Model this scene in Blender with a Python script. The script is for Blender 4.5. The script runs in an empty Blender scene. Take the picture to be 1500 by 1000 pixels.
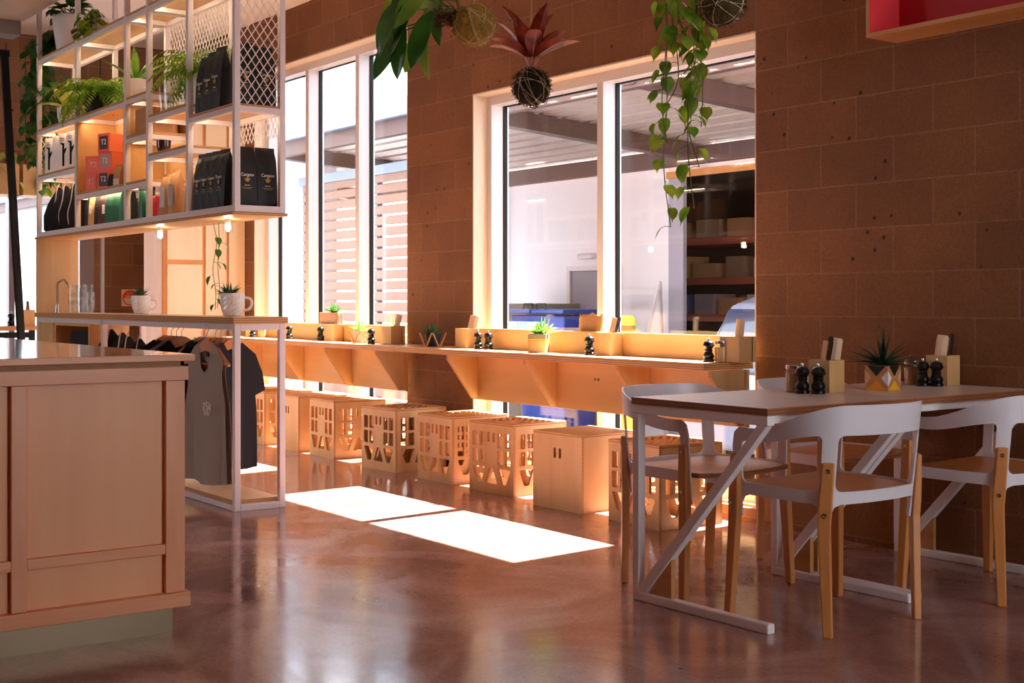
# Sunlit cafe corner: block wall, window bench, plywood crate stools, hanging shelf, white tables
# X runs along the window wall, Y towards the windows, Z up (metres)
import bpy, bmesh, math, random
from mathutils import Vector, Matrix, geometry
SC = bpy.context.scene
COL = SC.collection
R = math.radians
rnd = random.Random(7)

# ------------------------------------------------------------------ camera, sky, sun, exposure
cd = bpy.data.cameras.new('camera'); cam = bpy.data.objects.new('camera', cd); COL.objects.link(cam)
cam.location = (0, 0, 1.10)
cam.rotation_euler = (R(90), 0, R(54.18))
cd.lens = 46.56; cd.sensor_width = 36; cd.shift_y = -0.04; cd.clip_start = 0.05; cd.clip_end = 300
SC.camera = cam
SC.view_settings.view_transform = 'Standard'
SC.view_settings.look = 'None'
SC.view_settings.gamma = 1
SC.view_settings.use_curve_mapping = False
SC.view_settings.exposure = 1.17
W = bpy.data.worlds.new('sky'); SC.world = W; W.use_nodes = True
bg = W.node_tree.nodes['Background']
bg.inputs[0].default_value = (0.86, 0.93, 1.0, 1); bg.inputs[1].default_value = 2.9
sd = bpy.data.lights.new('sun', 'SUN'); sun = bpy.data.objects.new('sun', sd); COL.objects.link(sun)
sd.energy = 32.0; sd.angle = R(0.5); sd.color = (1.0, 0.96, 0.90)
sun.rotation_euler = Vector((0.09, -1.0, -1.33)).to_track_quat('-Z', 'Y').to_euler()
sun.location = (-5, 12, 14)
SC.cycles.max_bounces = 10
SC.cycles.diffuse_bounces = 6
SC.cycles.glossy_bounces = 4
SC.cycles.transparent_max_bounces = 24
SC.cycles.sample_clamp_indirect = 6.0
SC.cycles.caustics_reflective = False
SC.cycles.caustics_refractive = False

# ------------------------------------------------------------------ materials
def lin(c):
    if isinstance(c, str):
        c = c.lstrip('#'); c = [int(c[i:i+2], 16)/255 for i in (0, 2, 4)]
        c = [x/12.92 if x <= .04045 else ((x+.055)/1.055)**2.4 for x in c]
    return (c[0], c[1], c[2], 1)
def base(name):
    m = bpy.data.materials.new(name); m.use_nodes = True
    nt = m.node_tree; b = nt.nodes['Principled BSDF']
    return m, nt, b
def plain(name, c, rough=.5, metal=0.0, bump=0.0, bscale=60, coat=0.0, ior=1.45):
    m, nt, b = base(name)
    b.inputs['Base Color'].default_value = lin(c); b.inputs['Roughness'].default_value = rough
    b.inputs['Metallic'].default_value = metal; b.inputs['IOR'].default_value = ior
    b.inputs['Coat Weight'].default_value = coat
    if bump:
        n = nt.nodes.new('ShaderNodeTexNoise'); n.inputs['Scale'].default_value = bscale
        tc = nt.nodes.new('ShaderNodeTexCoord'); nt.links.new(tc.outputs['Object'], n.inputs['Vector'])
        bp = nt.nodes.new('ShaderNodeBump'); bp.inputs['Strength'].default_value = bump; bp.inputs['Distance'].default_value = .01
        nt.links.new(n.outputs['Fac'], bp.inputs['Height']); nt.links.new(bp.outputs[0], b.inputs['Normal'])
    return m
def ramp(nt, fac, stops):
    r = nt.nodes.new('ShaderNodeValToRGB'); e = r.color_ramp.elements
    while len(e) < len(stops): e.new(.5)
    for i, (p, c) in enumerate(stops): e[i].position = p; e[i].color = lin(c)
    nt.links.new(fac, r.inputs[0]); return r
def coords(nt, scale=(1, 1, 1), loc=(0, 0, 0)):
    tc = nt.nodes.new('ShaderNodeTexCoord'); mp = nt.nodes.new('ShaderNodeMapping')
    mp.inputs['Scale'].default_value = scale; mp.inputs['Location'].default_value = loc
    nt.links.new(tc.outputs['Object'], mp.inputs['Vector']); return mp
def grain(name, c1, c2, axis='x', rough=.45, coat=.0, fine=1.0, crough=.12):
    """wood with long soft figure running along one axis"""
    m, nt, b = base(name)
    s = {'x': (1.2, 14, 14), 'y': (14, 1.2, 14), 'z': (14, 14, 1.2)}[axis]
    mp = coords(nt, [v*fine for v in s])
    n = nt.nodes.new('ShaderNodeTexNoise'); n.inputs['Scale'].default_value = 1.0; n.inputs['Detail'].default_value = 6
    n.inputs['Distortion'].default_value = .6
    nt.links.new(mp.outputs[0], n.inputs['Vector'])
    r = ramp(nt, n.outputs['Fac'], [(.3, c1), (.72, c2)])
    n2 = nt.nodes.new('ShaderNodeTexNoise'); n2.inputs['Scale'].default_value = 2.2
    nt.links.new(coords(nt).outputs[0], n2.inputs['Vector'])
    mx = nt.nodes.new('ShaderNodeMix'); mx.data_type = 'RGBA'; mx.blend_type = 'MULTIPLY'
    r2 = ramp(nt, n2.outputs['Fac'], [(.3, (.86, .82, .78)), (.7, (1, 1, 1))])
    mx.inputs[0].default_value = .7
    nt.links.new(r.outputs[0], mx.inputs[6]); nt.links.new(r2.outputs[0], mx.inputs[7])
    nt.links.new(mx.outputs[2], b.inputs['Base Color'])
    b.inputs['Roughness'].default_value = rough; b.inputs['Coat Weight'].default_value = coat
    b.inputs['Coat Roughness'].default_value = crough
    return m
def ply_edge(name, c1, c2, axis='z', freq=190):
    m, nt, b = base(name)
    w = nt.nodes.new('ShaderNodeTexWave'); w.bands_direction = axis.upper(); w.inputs['Scale'].default_value = freq/6.28
    w.inputs['Distortion'].default_value = .3
    nt.links.new(coords(nt).outputs[0], w.inputs['Vector'])
    r = ramp(nt, w.outputs['Fac'], [(.35, c1), (.65, c2)])
    nt.links.new(r.outputs[0], b.inputs['Base Color']); b.inputs['Roughness'].default_value = .6
    return m
def glass_mat(name, tint=(1, 1, 1), ior=1.45, rough=0.0):
    m, nt, b = base(name); nt.nodes.remove(b)
    out = nt.nodes['Material Output']
    t = nt.nodes.new('ShaderNodeBsdfTransparent'); t.inputs[0].default_value = lin(tint)
    g = nt.nodes.new('ShaderNodeBsdfGlossy'); g.inputs['Roughness'].default_value = rough
    lw = nt.nodes.new('ShaderNodeLayerWeight'); lw.inputs['Blend'].default_value = .5
    pw = nt.nodes.new('ShaderNodeMath'); pw.operation = 'POWER'; pw.inputs[1].default_value = 5
    f = nt.nodes.new('ShaderNodeMath'); f.operation = 'MULTIPLY_ADD'; r0 = ((ior-1)/(ior+1))**2
    f.inputs[1].default_value = 1-r0; f.inputs[2].default_value = r0   # Schlick reflectance of a thin pane
    nt.links.new(lw.outputs['Facing'], pw.inputs[0]); nt.links.new(pw.outputs[0], f.inputs[0])
    mx = nt.nodes.new('ShaderNodeMixShader')
    nt.links.new(f.outputs[0], mx.inputs[0]); nt.links.new(t.outputs[0], mx.inputs[1]); nt.links.new(g.outputs[0], mx.inputs[2])
    nt.links.new(mx.outputs[0], out.inputs['Surface'])
    return m
def leaf_mat(name, c1, c2, trans=.45, rough=.35, scale=9):
    m, nt, b = base(name); out = nt.nodes['Material Output']
    n = nt.nodes.new('ShaderNodeTexNoise'); n.inputs['Scale'].default_value = scale
    nt.links.new(coords(nt).outputs[0], n.inputs['Vector'])
    r = ramp(nt, n.outputs['Fac'], [(.35, c1), (.68, c2)])
    nt.links.new(r.outputs[0], b.inputs['Base Color']); b.inputs['Roughness'].default_value = rough
    t = nt.nodes.new('ShaderNodeBsdfTranslucent'); nt.links.new(r.outputs[0], t.inputs[0])
    mx = nt.nodes.new('ShaderNodeMixShader'); mx.inputs[0].default_value = trans
    nt.links.new(b.outputs[0], mx.inputs[1]); nt.links.new(t.outputs[0], mx.inputs[2]); nt.links.new(mx.outputs[0], out.inputs['Surface'])
    return m
def lamp_mat(name, c, s):
    m, nt, b = base(name)
    b.inputs['Base Color'].default_value = lin(c); b.inputs['Emission Color'].default_value = lin(c); b.inputs['Emission Strength'].default_value = s
    return m
def block_mat(name, ca, cb, mortar, plane='xz'):
    m, nt, b = base(name)
    tc = nt.nodes.new('ShaderNodeTexCoord'); sp = nt.nodes.new('ShaderNodeSeparateXYZ'); cb_ = nt.nodes.new('ShaderNodeCombineXYZ')
    nt.links.new(tc.outputs['Object'], sp.inputs[0])
    ax = nt.nodes.new('ShaderNodeMath'); ax.operation = 'ADD'; ax.inputs[1].default_value = 4.174+.415*30+.2075
    az = nt.nodes.new('ShaderNodeMath'); az.operation = 'ADD'; az.inputs[1].default_value = -.03+2.0
    nt.links.new(sp.outputs['X' if plane[0] == 'x' else 'Y'], ax.inputs[0]); nt.links.new(sp.outputs['Z'], az.inputs[0])
    nt.links.new(ax.outputs[0], cb_.inputs[0]); nt.links.new(az.outputs[0], cb_.inputs[1])
    br = nt.nodes.new('ShaderNodeTexBrick'); br.offset = .5; br.offset_frequency = 2
    br.inputs['Scale'].default_value = 1; br.inputs['Brick Width'].default_value = .415; br.inputs['Row Height'].default_value = .2
    br.inputs['Mortar Size'].default_value = .005; br.inputs['Mortar Smooth'].default_value = .35; br.inputs['Bias'].default_value = -.15
    br.inputs['Color1'].default_value = lin(ca); br.inputs['Color2'].default_value = lin(cb); br.inputs['Mortar'].default_value = lin(mortar)
    wob = nt.nodes.new('ShaderNodeTexNoise'); wob.inputs['Scale'].default_value = 9
    nt.links.new(cb_.outputs[0], wob.inputs['Vector'])
    va = nt.nodes.new('ShaderNodeVectorMath'); va.operation = 'MULTIPLY_ADD'; va.inputs[1].default_value = (.006, .006, 0)
    nt.links.new(wob.outputs['Color'], va.inputs[0]); nt.links.new(cb_.outputs[0], va.inputs[2])
    nt.links.new(va.outputs[0], br.inputs['Vector'])
    n = nt.nodes.new('ShaderNodeTexNoise'); n.inputs['Scale'].default_value = 130; n.inputs['Detail'].default_value = 4
    nt.links.new(tc.outputs['Object'], n.inputs['Vector'])
    n3 = nt.nodes.new('ShaderNodeTexNoise'); n3.inputs['Scale'].default_value = 2.5; n3.inputs['Detail'].default_value = 3
    nt.links.new(tc.outputs['Object'], n3.inputs['Vector'])
    mx = nt.nodes.new('ShaderNodeMix'); mx.data_type = 'RGBA'; mx.blend_type = 'MULTIPLY'; mx.inputs[0].default_value = 1
    r = ramp(nt, n.outputs['Fac'], [(.3, (.72, .72, .72)), (.6, (1, 1, 1))])
    r3 = ramp(nt, n3.outputs['Fac'], [(.3, (.78, .76, .74)), (.7, (1.0, 1.0, 1.0))])
    mx3 = nt.nodes.new('ShaderNodeMix'); mx3.data_type = 'RGBA'; mx3.blend_type = 'MULTIPLY'; mx3.inputs[0].default_value = 1
    nt.links.new(r.outputs[0], mx3.inputs[6]); nt.links.new(r3.outputs[0], mx3.inputs[7])
    nt.links.new(br.outputs['Color'], mx.inputs[6]); nt.links.new(mx3.outputs[2], mx.inputs[7])
    # pits
    v = nt.nodes.new('ShaderNodeTexVoronoi'); v.inputs['Scale'].default_value = 11
    nt.links.new(tc.outputs['Object'], v.inputs['Vector'])
    vr = ramp(nt, v.outputs['Distance'], [(.09, (.16, .13, .12)), (.125, (1, 1, 1))])
    pn = nt.nodes.new('ShaderNodeTexNoise'); pn.inputs['Scale'].default_value = 2.0
    nt.links.new(coords(nt, loc=(5, 3, 1)).outputs[0], pn.inputs['Vector'])
    pr = ramp(nt, pn.outputs['Fac'], [(.52, (0, 0, 0)), (.56, (1, 1, 1))])
    mp = nt.nodes.new('ShaderNodeMix'); mp.data_type = 'RGBA'; mp.blend_type = 'MULTIPLY'
    nt.links.new(pr.outputs[0], mp.inputs[0]); nt.links.new(mx.outputs[2], mp.inputs[6]); nt.links.new(vr.outputs[0], mp.inputs[7])
    nt.links.new(mp.outputs[2], b.inputs['Base Color']); b.inputs['Roughness'].default_value = .85
    hs = nt.nodes.new('ShaderNodeMath'); hs.operation = 'MULTIPLY_ADD'; hs.inputs[1].default_value = .25
    nt.links.new(n.outputs['Fac'], hs.inputs[0]); nt.links.new(br.outputs['Fac'], hs.inputs[2])
    bp = nt.nodes.new('ShaderNodeBump'); bp.inputs['Strength'].default_value = .7; bp.inputs['Distance'].default_value = .006
    nt.links.new(hs.outputs[0], bp.inputs['Height']); nt.links.new(bp.outputs[0], b.inputs['Normal'])
    return m
def floor_mat():
    m, nt, b = base('polished_concrete')
    n = nt.nodes.new('ShaderNodeTexNoise'); n.inputs['Scale'].default_value = 1.6; n.inputs['Detail'].default_value = 9; n.inputs['Roughness'].default_value = .62
    n.inputs['Distortion'].default_value = 1.2
    nt.links.new(coords(nt).outputs[0], n.inputs['Vector'])
    r = ramp(nt, n.outputs['Fac'], [(.28, '#7c564e'), (.5, '#9d746b'), (.72, '#b9928a')])
    f = nt.nodes.new('ShaderNodeTexNoise'); f.inputs['Scale'].default_value = 60; f.inputs['Detail'].default_value = 5
    nt.links.new(coords(nt).outputs[0], f.inputs['Vector'])
    r2 = ramp(nt, f.outputs['Fac'], [(.25, (.7, .68, .66)), (.6, (1, 1, 1))])
    mx = nt.nodes.new('ShaderNodeMix'); mx.data_type = 'RGBA'; mx.blend_type = 'MULTIPLY'; mx.inputs[0].default_value = .8
    nt.links.new(r.outputs[0], mx.inputs[6]); nt.links.new(r2.outputs[0], mx.inputs[7])
    v = nt.nodes.new('ShaderNodeTexVoronoi'); v.inputs['Scale'].default_value = 3.2
    nt.links.new(coords(nt).outputs[0], v.inputs['Vector'])
    vr = ramp(nt, v.outputs['Distance'], [(.018, (.25, .2, .2)), (.03, (1, 1, 1))])
    mz = nt.nodes.new('ShaderNodeMix'); mz.data_type = 'RGBA'; mz.blend_type = 'MULTIPLY'; mz.inputs[0].default_value = .8
    nt.links.new(mx.outputs[2], mz.inputs[6]); nt.links.new(vr.outputs[0], mz.inputs[7])
    nt.links.new(mz.outputs[2], b.inputs['Base Color'])
    rr = nt.nodes.new('ShaderNodeMapRange'); rr.inputs[1].default_value = .3; rr.inputs[2].default_value = .7
    rr.inputs[3].default_value = .08; rr.inputs[4].default_value = .22
    nt.links.new(n.outputs['Fac'], rr.inputs[0]); nt.links.new(rr.outputs[0], b.inputs['Roughness'])
    b.inputs['IOR'].default_value = 1.6
    n2 = nt.nodes.new('ShaderNodeTexNoise'); n2.inputs['Scale'].default_value = 5; n2.inputs['Detail'].default_value = 3
    nt.links.new(coords(nt).outputs[0], n2.inputs['Vector'])
    bp = nt.nodes.new('ShaderNodeBump'); bp.inputs['Strength'].default_value = .06; bp.inputs['Distance'].default_value = .02
    nt.links.new(n2.outputs['Fac'], bp.inputs['Height']); nt.links.new(bp.outputs[0], b.inputs['Normal'])
    return m

M = {}
M['floor'] = floor_mat()
M['block'] = block_mat('blockwork', '#8c5a36', '#7c4e2e', '#96694a')
M['block_end'] = block_mat('blockwork_end', '#94694a', '#80583c', '#a07a58', 'yz')
M['plaster'] = plain('plaster_reveal', '#d8c4ae', .8, bump=.3, bscale=30)
M['ceil'] = plain('ceiling_paint', '#e6dad0', .8)
M['alu'] = plain('window_aluminium', '#d6d0d2', .35)
M['gasket'] = plain('window_gasket', '#0b090b', .8)
M['glass'] = glass_mat('window_glass', (.97, .975, .98))
M['ply'] = grain('plywood_face', '#cc9d62', '#dcb680', 'z', .5, .0, .5)
M['plyx'] = grain('plywood_face_long', '#d2a468', '#e0bb84', 'x', .5, .0, .5)
M['plye'] = ply_edge('plywood_edge', '#a5703f', '#d3a06a')
M['top'] = grain('worktop_ply', '#d8a878', '#e4bb90', 'x', .38, .15, .6)
M['tabletop'] = grain('table_top_wood', '#bd8254', '#cf9868', 'x', .34, .8, .8, .3)
M['tabledge'] = ply_edge('table_edge', '#7a4526', '#9a6038')
M['counter'] = grain('counter_panel', '#e39660', '#eca874', 'z', .45, .05, .35)
M['counterr'] = grain('counter_rail_wood', '#dc8a58', '#e89d6e', 'z', .4, .05, 1.2)
M['counterh'] = grain('counter_rail_wood_h', '#dc8a58', '#e89d6e', 'y', .4, .05, 1.2)
M['countert'] = grain('counter_top_gloss', '#b97850', '#c98a60', 'y', .12, .8, .8)
M['white'] = plain('white_powder_coat', '#e6dcdb', .35)
M['chairwhite'] = plain('chair_white_steel', '#dcd4d8', .3)
M['beech'] = grain('beech_leg', '#c27a40', '#d28c4e', 'z', .4, .05, 2.0)
M['seatply'] = grain('seat_ply', '#cf8344', '#dc9456', 'y', .35, .2, 1.2)
M['steel'] = plain('brushed_steel', '#b8b0ac', .25, 1.0)
M['chrome'] = plain('chrome', '#e0e0e0', .08, 1.0)
M['kick'] = plain('kick_steel', '#5e4d3c', .3, 1.0)
M['black'] = plain('black_gloss', '#0d0b0c', .3)
M['blackmat'] = plain('black_matt', '#121012', .75)
M['blackbag'] = plain('black_foil_pouch', '#100d0e', .5, bump=.5, bscale=22)
M['blackcloth'] = plain('black_jersey', '#16131a', .95)
M['navy'] = plain('charcoal_jersey', '#262430', .95)
M['grey'] = plain('grey_marl_jersey', '#9c9084', .95, bump=.15, bscale=400)
M['lilac'] = plain('pale_grey_jersey', '#a49da6', .95)
M['gold'] = plain('gold_print', '#b98d2a', .5)
M['offwhite'] = plain('white_print', '#e9e4da', .6)
M['ceramic'] = plain('white_ceramic', '#efe6e1', .25, coat=.3)
M['potwhite'] = plain('matt_white_pot', '#e8ded4', .6)
M['soil'] = plain('soil', '#2a1a10', .95, bump=.6, bscale=90)
M['dkpot'] = plain('black_pot', '#1d1a20', .5)
M['hanger'] = grain('hanger_wood', '#b46a30', '#c97f40', 'y', .45, .0, 1.5)
M['orange'] = plain('orange_card', '#f0552a', .5)
M['orangel'] = plain('light_orange_card', '#f98a68', .5)
M['redcard'] = plain('red_card', '#b8242c', .5)
M['burg'] = plain('burgundy_pack', '#4b1518', .5)
M['green'] = plain('green_pack', '#12513a', .45)
M['kraft'] = plain('kraft_paper', '#b98a5c', .8, bump=.4, bscale=35)
M['kraftl'] = plain('label_paper', '#d8c7ba', .6)
M['boxwhite'] = plain('white_card', '#e8ddd6', .6)
M['red'] = plain('red_paint', '#d81f2a', .45)
M['oak'] = grain('box_oak', '#b97a45', '#d09a60', 'x', .4, .1, 1.0)
M['cord'] = plain('jute_cord', '#caa57a', .9)
M['twine'] = plain('pale_twine', '#d9c6a0', .9)
M['moss'] = plain('moss', '#5a4520', .98, bump=1.0, bscale=140)
M['moss2'] = plain('dark_moss', '#2f2416', .98, bump=1.0, bscale=140)
M['leaf'] = leaf_mat('pothos_leaf', '#4f7d1c', '#a9c43e')
M['leafdk'] = leaf_mat('dark_leaf', '#245222', '#4d8238', .35)
M['leafpale'] = leaf_mat('pale_variegated_leaf', '#b9c24a', '#e3e29a', .45)
M['fern'] = leaf_mat('fern_leaf', '#76ab2a', '#b5d84a', .4, .5)
M['ferndk'] = leaf_mat('fern_leaf_dark', '#3f7020', '#6e9c30', .4, .5)
M['leafred'] = leaf_mat('red_leaf', '#6e2216', '#b84f38', .35, .3, 14)
M['succ'] = leaf_mat('succulent_leaf', '#2c5a34', '#557f4c', .15)
M['succb'] = leaf_mat('bright_succulent', '#5f9a32', '#a6cf5c', .35)
M['aloe'] = leaf_mat('aloe_leaf', '#183224', '#2f5238', .1)
M['stem'] = plain('plant_stem', '#5d6b2c', .7)
M['yellow'] = plain('yellow_paint', '#e8b52a', .5)
M['cutlery'] = grain('cutlery_wood', '#c08a5a', '#d8a878', 'z', .5, 0, 2)
M['napkin'] = plain('paper_napkin', '#d8b596', .8)
M['salt'] = plain('jar_contents', '#c9a070', .9, bump=.5, bscale=200)
M['clear'] = glass_mat('clear_glass', (.96, .97, .97), 1.5)
M['led'] = lamp_mat('warm_strip_light', (1.0, .78, .52), 20.0)  # glow for the strips added to brighten the shelf bays
M['bulb'] = lamp_mat('warm_bulb', (1.0, .78, .5), 40.0)
M['mesh'] = plain('white_expanded_mesh', '#efe6e0', .4)

b_ = M['tabletop'].node_tree.nodes['Principled BSDF']; b_.inputs['Sheen Weight'].default_value = .16; b_.inputs['Sheen Roughness'].default_value = .25
# ------------------------------------------------------------------ mesh helpers
def BM(): return bmesh.new()
def box(bm, x0, x1, y0, y1, z0, z1, mi=0, side=None, mat=None):
    """axis box; side = material index for the non-horizontal faces"""
    vs = [bm.verts.new(p) for p in ((x0,y0,z0),(x1,y0,z0),(x1,y1,z0),(x0,y1,z0),(x0,y0,z1),(x1,y0,z1),(x1,y1,z1),(x0,y1,z1))]
    if mat is not None:
        for v in vs: v.co = mat @ v.co
    for k, f in enumerate(((3,2,1,0),(4,5,6,7),(0,1,5,4),(1,2,6,5),(2,3,7,6),(3,0,4,7))):
        fc = bm.faces.new([vs[i] for i in f]); fc.material_index = mi if (side is None or k < 2) else side
    return vs
def bar(bm, a, b, w, h, up=(0,0,1), mi=0, w2=None, h2=None):
    """rectangular bar from a to b, w across, h along up; optional end size"""
    a = Vector(a); b = Vector(b); d = (b-a).normalized(); u = Vector(up)
    if abs(d.dot(u)) > .99: u = Vector((0,1,0))
    x = d.cross(u).normalized(); y = x.cross(d).normalized()
    w2 = w if w2 is None else w2; h2 = h if h2 is None else h2
    v = [bm.verts.new(p + x*sx*ww/2 + y*sy*hh/2) for p, ww, hh in ((a,w,h),(b,w2,h2)) for sx, sy in ((-1,-1),(1,-1),(1,1),(-1,1))]
    for f in ((3,2,1,0),(4,5,6,7),(0,1,5,4),(1,2,6,5),(2,3,7,6),(3,0,4,7)):
        bm.faces.new([v[i] for i in f]).material_index = mi
def lathe(bm, prof, seg=20, c=(0,0,0), mi=0, mat=None, cap=True):
    rings = []
    for r, z in prof:
        ring = []
        for i in range(seg):
            t = 2*math.pi*i/seg; p = Vector((c[0]+r*math.cos(t), c[1]+r*math.sin(t), c[2]+z))
            ring.append(bm.verts.new(mat @ p if mat is not None else p))
        rings.append(ring)
    for a, b in zip(rings, rings[1:]):
        for i in range(seg):
            bm.faces.new((a[i], a[(i+1)%seg], b[(i+1)%seg], b[i])).material_index = mi
    if cap:
        bm.faces.new(rings[0][::-1]).material_index = mi; bm.faces.new(rings[-1]).material_index = mi
def tube(bm, pts, r, seg=6, mi=0, cap=True):
    pts = [Vector(p) for p in pts]; n = len(pts)
    rs = r if isinstance(r, (list, tuple)) else [r]*n
    t0 = (pts[1]-pts[0]).normalized(); u = Vector((0,0,1)) if abs(t0.z) < .9 else Vector((1,0,0))
    u = (u - t0*u.dot(t0)).normalized(); rings = []
    for k in range(n):
        t = (pts[min(k+1,n-1)]-pts[max(k-1,0)]).normalized()
        u = (u - t*u.dot(t)); u = u.normalized() if u.length > 1e-6 else t.orthogonal().normalized()
        w = t.cross(u)
        rings.append([bm.verts.new(pts[k] + (u*math.cos(2*math.pi*i/seg)+w*math.sin(2*math.pi*i/seg))*rs[k]) for i in range(seg)])
    for a, b in zip(rings, rings[1:]):
        for i in range(seg): bm.faces.new((a[i], a[(i+1)%seg], b[(i+1)%seg], b[i])).material_index = mi
    if cap and seg > 2:
        bm.faces.new(rings[0][::-1]).material_index = mi; bm.faces.new(rings[-1]).material_index = mi
def curve_pts(ctrl, n=12):
    """Catmull-Rom through control points"""
    c = [Vector(p) for p in ctrl]; c = [c[0]*2-c[1]] + c + [c[-1]*2-c[-2]]; out = []
    for i in range(1, len(c)-2):
        for k in range(n):
            t = k/n; a, b, d, e = c[i-1], c[i], c[i+1], c[i+2]
            out.append(.5*((2*b) + (d-a)*t + (2*a-5*b+4*d-e)*t*t + (3*b-a-3*d+e)*t*t*t))
    out.append(c[-2]); return out
def rpoly(pts, r, seg=3):
    """polygon with rounded corners (2-D)"""
    out = []; n = len(pts)
    for i in range(n):
        p0, p, p1 = Vector(pts[i-1]), Vector(pts[i]), Vector(pts[(i+1)%n])
        a = (p0-p); b = (p1-p); rr = min(r, a.length*.45, b.length*.45)
        if rr < 1e-5: out.append(p); continue
        A = p + a.normalized()*rr; B = p + b.normalized()*rr
        for k in range(seg+1):
            t = k/seg; out.append((1-t)*(1-t)*A + 2*t*(1-t)*p + t*t*B)
    return [(q.x, q.y) for q in out]
def rrect(x0, y0, x1, y1, r, seg=3): return rpoly([(x0,y0),(x1,y0),(x1,y1),(x0,y1)], r, seg)
def inside(p, lp):
    x, y = p; c = False; j = len(lp)-1
    for i in range(len(lp)):
        xi, yi = lp[i]; xj, yj = lp[j]
        if (yi > y) != (yj > y) and x < (xj-xi)*(y-yi)/(yj-yi)+xi: c = not c
        j = i
    return c
def sheet(bm, outer, holes, th, f, step=None, mi=0, emi=None):
    """plate with holes: 2-D outline (u,v) mapped by f(u,v,w), w from 0 to th"""
    loops = [outer]+list(holes); vs = []; es = []
    for lp in loops:
        pts = []
        for i, p in enumerate(lp):
            q = lp[(i+1)%len(lp)]; n = 1
            if step: n = max(1, int(math.hypot(q[0]-p[0], q[1]-p[1])/step))
            for k in range(n): pts.append((p[0]+(q[0]-p[0])*k/n, p[1]+(q[1]-p[1])*k/n))
        s = len(vs); vs += pts; es += [(s+i, s+(i+1)%len(pts)) for i in range(len(pts))]
    if step:
        xs = [p[0] for p in outer]; ys = [p[1] for p in outer]; x = min(xs)+step*.5
        bnd = list(vs)
        while x < max(xs):
            y = min(ys)+step*.5
            while y < max(ys):
                if inside((x, y), outer) and not any(inside((x, y), h) for h in holes) and min((x-b[0])**2+(y-b[1])**2 for b in bnd) > (step*.45)**2: vs.append((x, y))
                y += step
            x += step
    o = geometry.delaunay_2d_cdt([Vector(v) for v in vs], es, [], 0, 1e-7)
    v2, fs = o[0], o[2]; keep = []
    for fc in fs:
        c = (sum(v2[i].x for i in fc)/len(fc), sum(v2[i].y for i in fc)/len(fc))
        if inside(c, outer) and not any(inside(c, h) for h in holes): keep.append(list(fc))
    A = {}; B = {}; cnt = {}
    for fc in keep:
        for i in fc:
            if i not in A: A[i] = bm.verts.new(f(v2[i].x, v2[i].y, 0)); B[i] = bm.verts.new(f(v2[i].x, v2[i].y, th))
    for fc in keep:
        bm.faces.new([A[i] for i in reversed(fc)]).material_index = mi; bm.faces.new([B[i] for i in fc]).material_index = mi
        for i in range(len(fc)):
            e = (fc[i], fc[(i+1)%len(fc)]); cnt[e] = cnt.get(e, 0)+1
    for (a, b) in cnt:
        if (b, a) not in cnt: bm.faces.new((A[a], A[b], B[b], B[a])).material_index = mi if emi is None else emi
def wiremesh(bm, o, u, v, Wd, H, pu, pv, r):
    """diamond mesh of thin flat wires in the rectangle o + u*[0,W] + v*[0,H]"""
    o, u, v = Vector(o), Vector(u), Vector(v); k = pv/pu
    nrm = u.cross(v).normalized()
    for sgn in (1, -1):
        c0 = -int((k*Wd)/pv)-2; c1 = int(H/pv + k*Wd/pv)+2
        for c in range(c0, c1+1):
            # line y = sgn*k*x + c*pv
            ts = []
            for x in (0, Wd):
                y = sgn*k*x + c*pv
                if -1e-9 <= y <= H+1e-9: ts.append((x, y))
            for y in (0, H):
                x = (y - c*pv)/(sgn*k)
                if 1e-9 < x < Wd-1e-9: ts.append((x, y))
            if len(ts) >= 2 and (abs(ts[0][0]-ts[1][0]) > .004):
                a = o+u*ts[0][0]+v*ts[0][1]; b = o+u*ts[1][0]+v*ts[1][1]
                bar(bm, a, b, r*1.2, r, up=nrm)
def fin(name, bm, mats, parent=None, smooth=False, bev=0.0, local=None, seg=2):
    """finish: local = world point to become the mesh origin when the mesh was built in world coordinates"""
    if local is not None: bmesh.ops.translate(bm, verts=bm.verts, vec=-Vector(local))
    bmesh.ops.recalc_face_normals(bm, faces=bm.faces)
    me = bpy.data.meshes.new(name); bm.to_mesh(me); bm.free()
    for m in (mats if isinstance(mats, (list, tuple)) else [mats]): me.materials.append(M[m] if isinstance(m, str) else m)
    if smooth:
        for p in me.polygons: p.use_smooth = True
        me.set_sharp_from_angle(angle=R(38))
    o = bpy.data.objects.new(name, me); COL.objects.link(o)
    if parent is not None: o.parent = parent
    if bev:
        b = o.modifiers.new('bevel', 'BEVEL'); b.width = bev; b.segments = seg; b.limit_method = 'ANGLE'; b.angle_limit = R(40)
    return o
def thing(name, label, cat, loc=(0,0,0), rz=0.0, group=None):
    o = bpy.data.objects.new(name, None); COL.objects.link(o); o.empty_display_size = .1
    o.location = loc; o.rotation_euler = (0, 0, R(rz)); return tag(o, label, cat, group)
def tag(o, label, cat, group=None, kind=None):
    o['label'] = label; o['category'] = cat
    if group: o['group'] = group
    if kind: o['kind'] = kind
    return o
def struct(name, bm, mats, label=None, smooth=False, bev=0.0, parent=None):
    o = fin(name, bm, mats, parent, smooth, bev)
    if parent is None: o['kind'] = 'structure'
    return o
def dup(root, label, loc, rz=None, name=None, scale=None, cat=None, group=None):
    r = root.copy(); COL.objects.link(r); r.location = loc
    if name: r.name = name
    if rz is not None: r.rotation_euler = (0, 0, R(rz))
    if scale: r.scale = scale if isinstance(scale, tuple) else (scale,)*3
    r['label'] = label
    if cat: r['category'] = cat
    if group: r['group'] = group
    for ch in list(root.children):
        c = ch.copy(); COL.objects.link(c); c.parent = r
        for g in list(ch.children):
            d = g.copy(); COL.objects.link(d); d.parent = c
    return r
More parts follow.
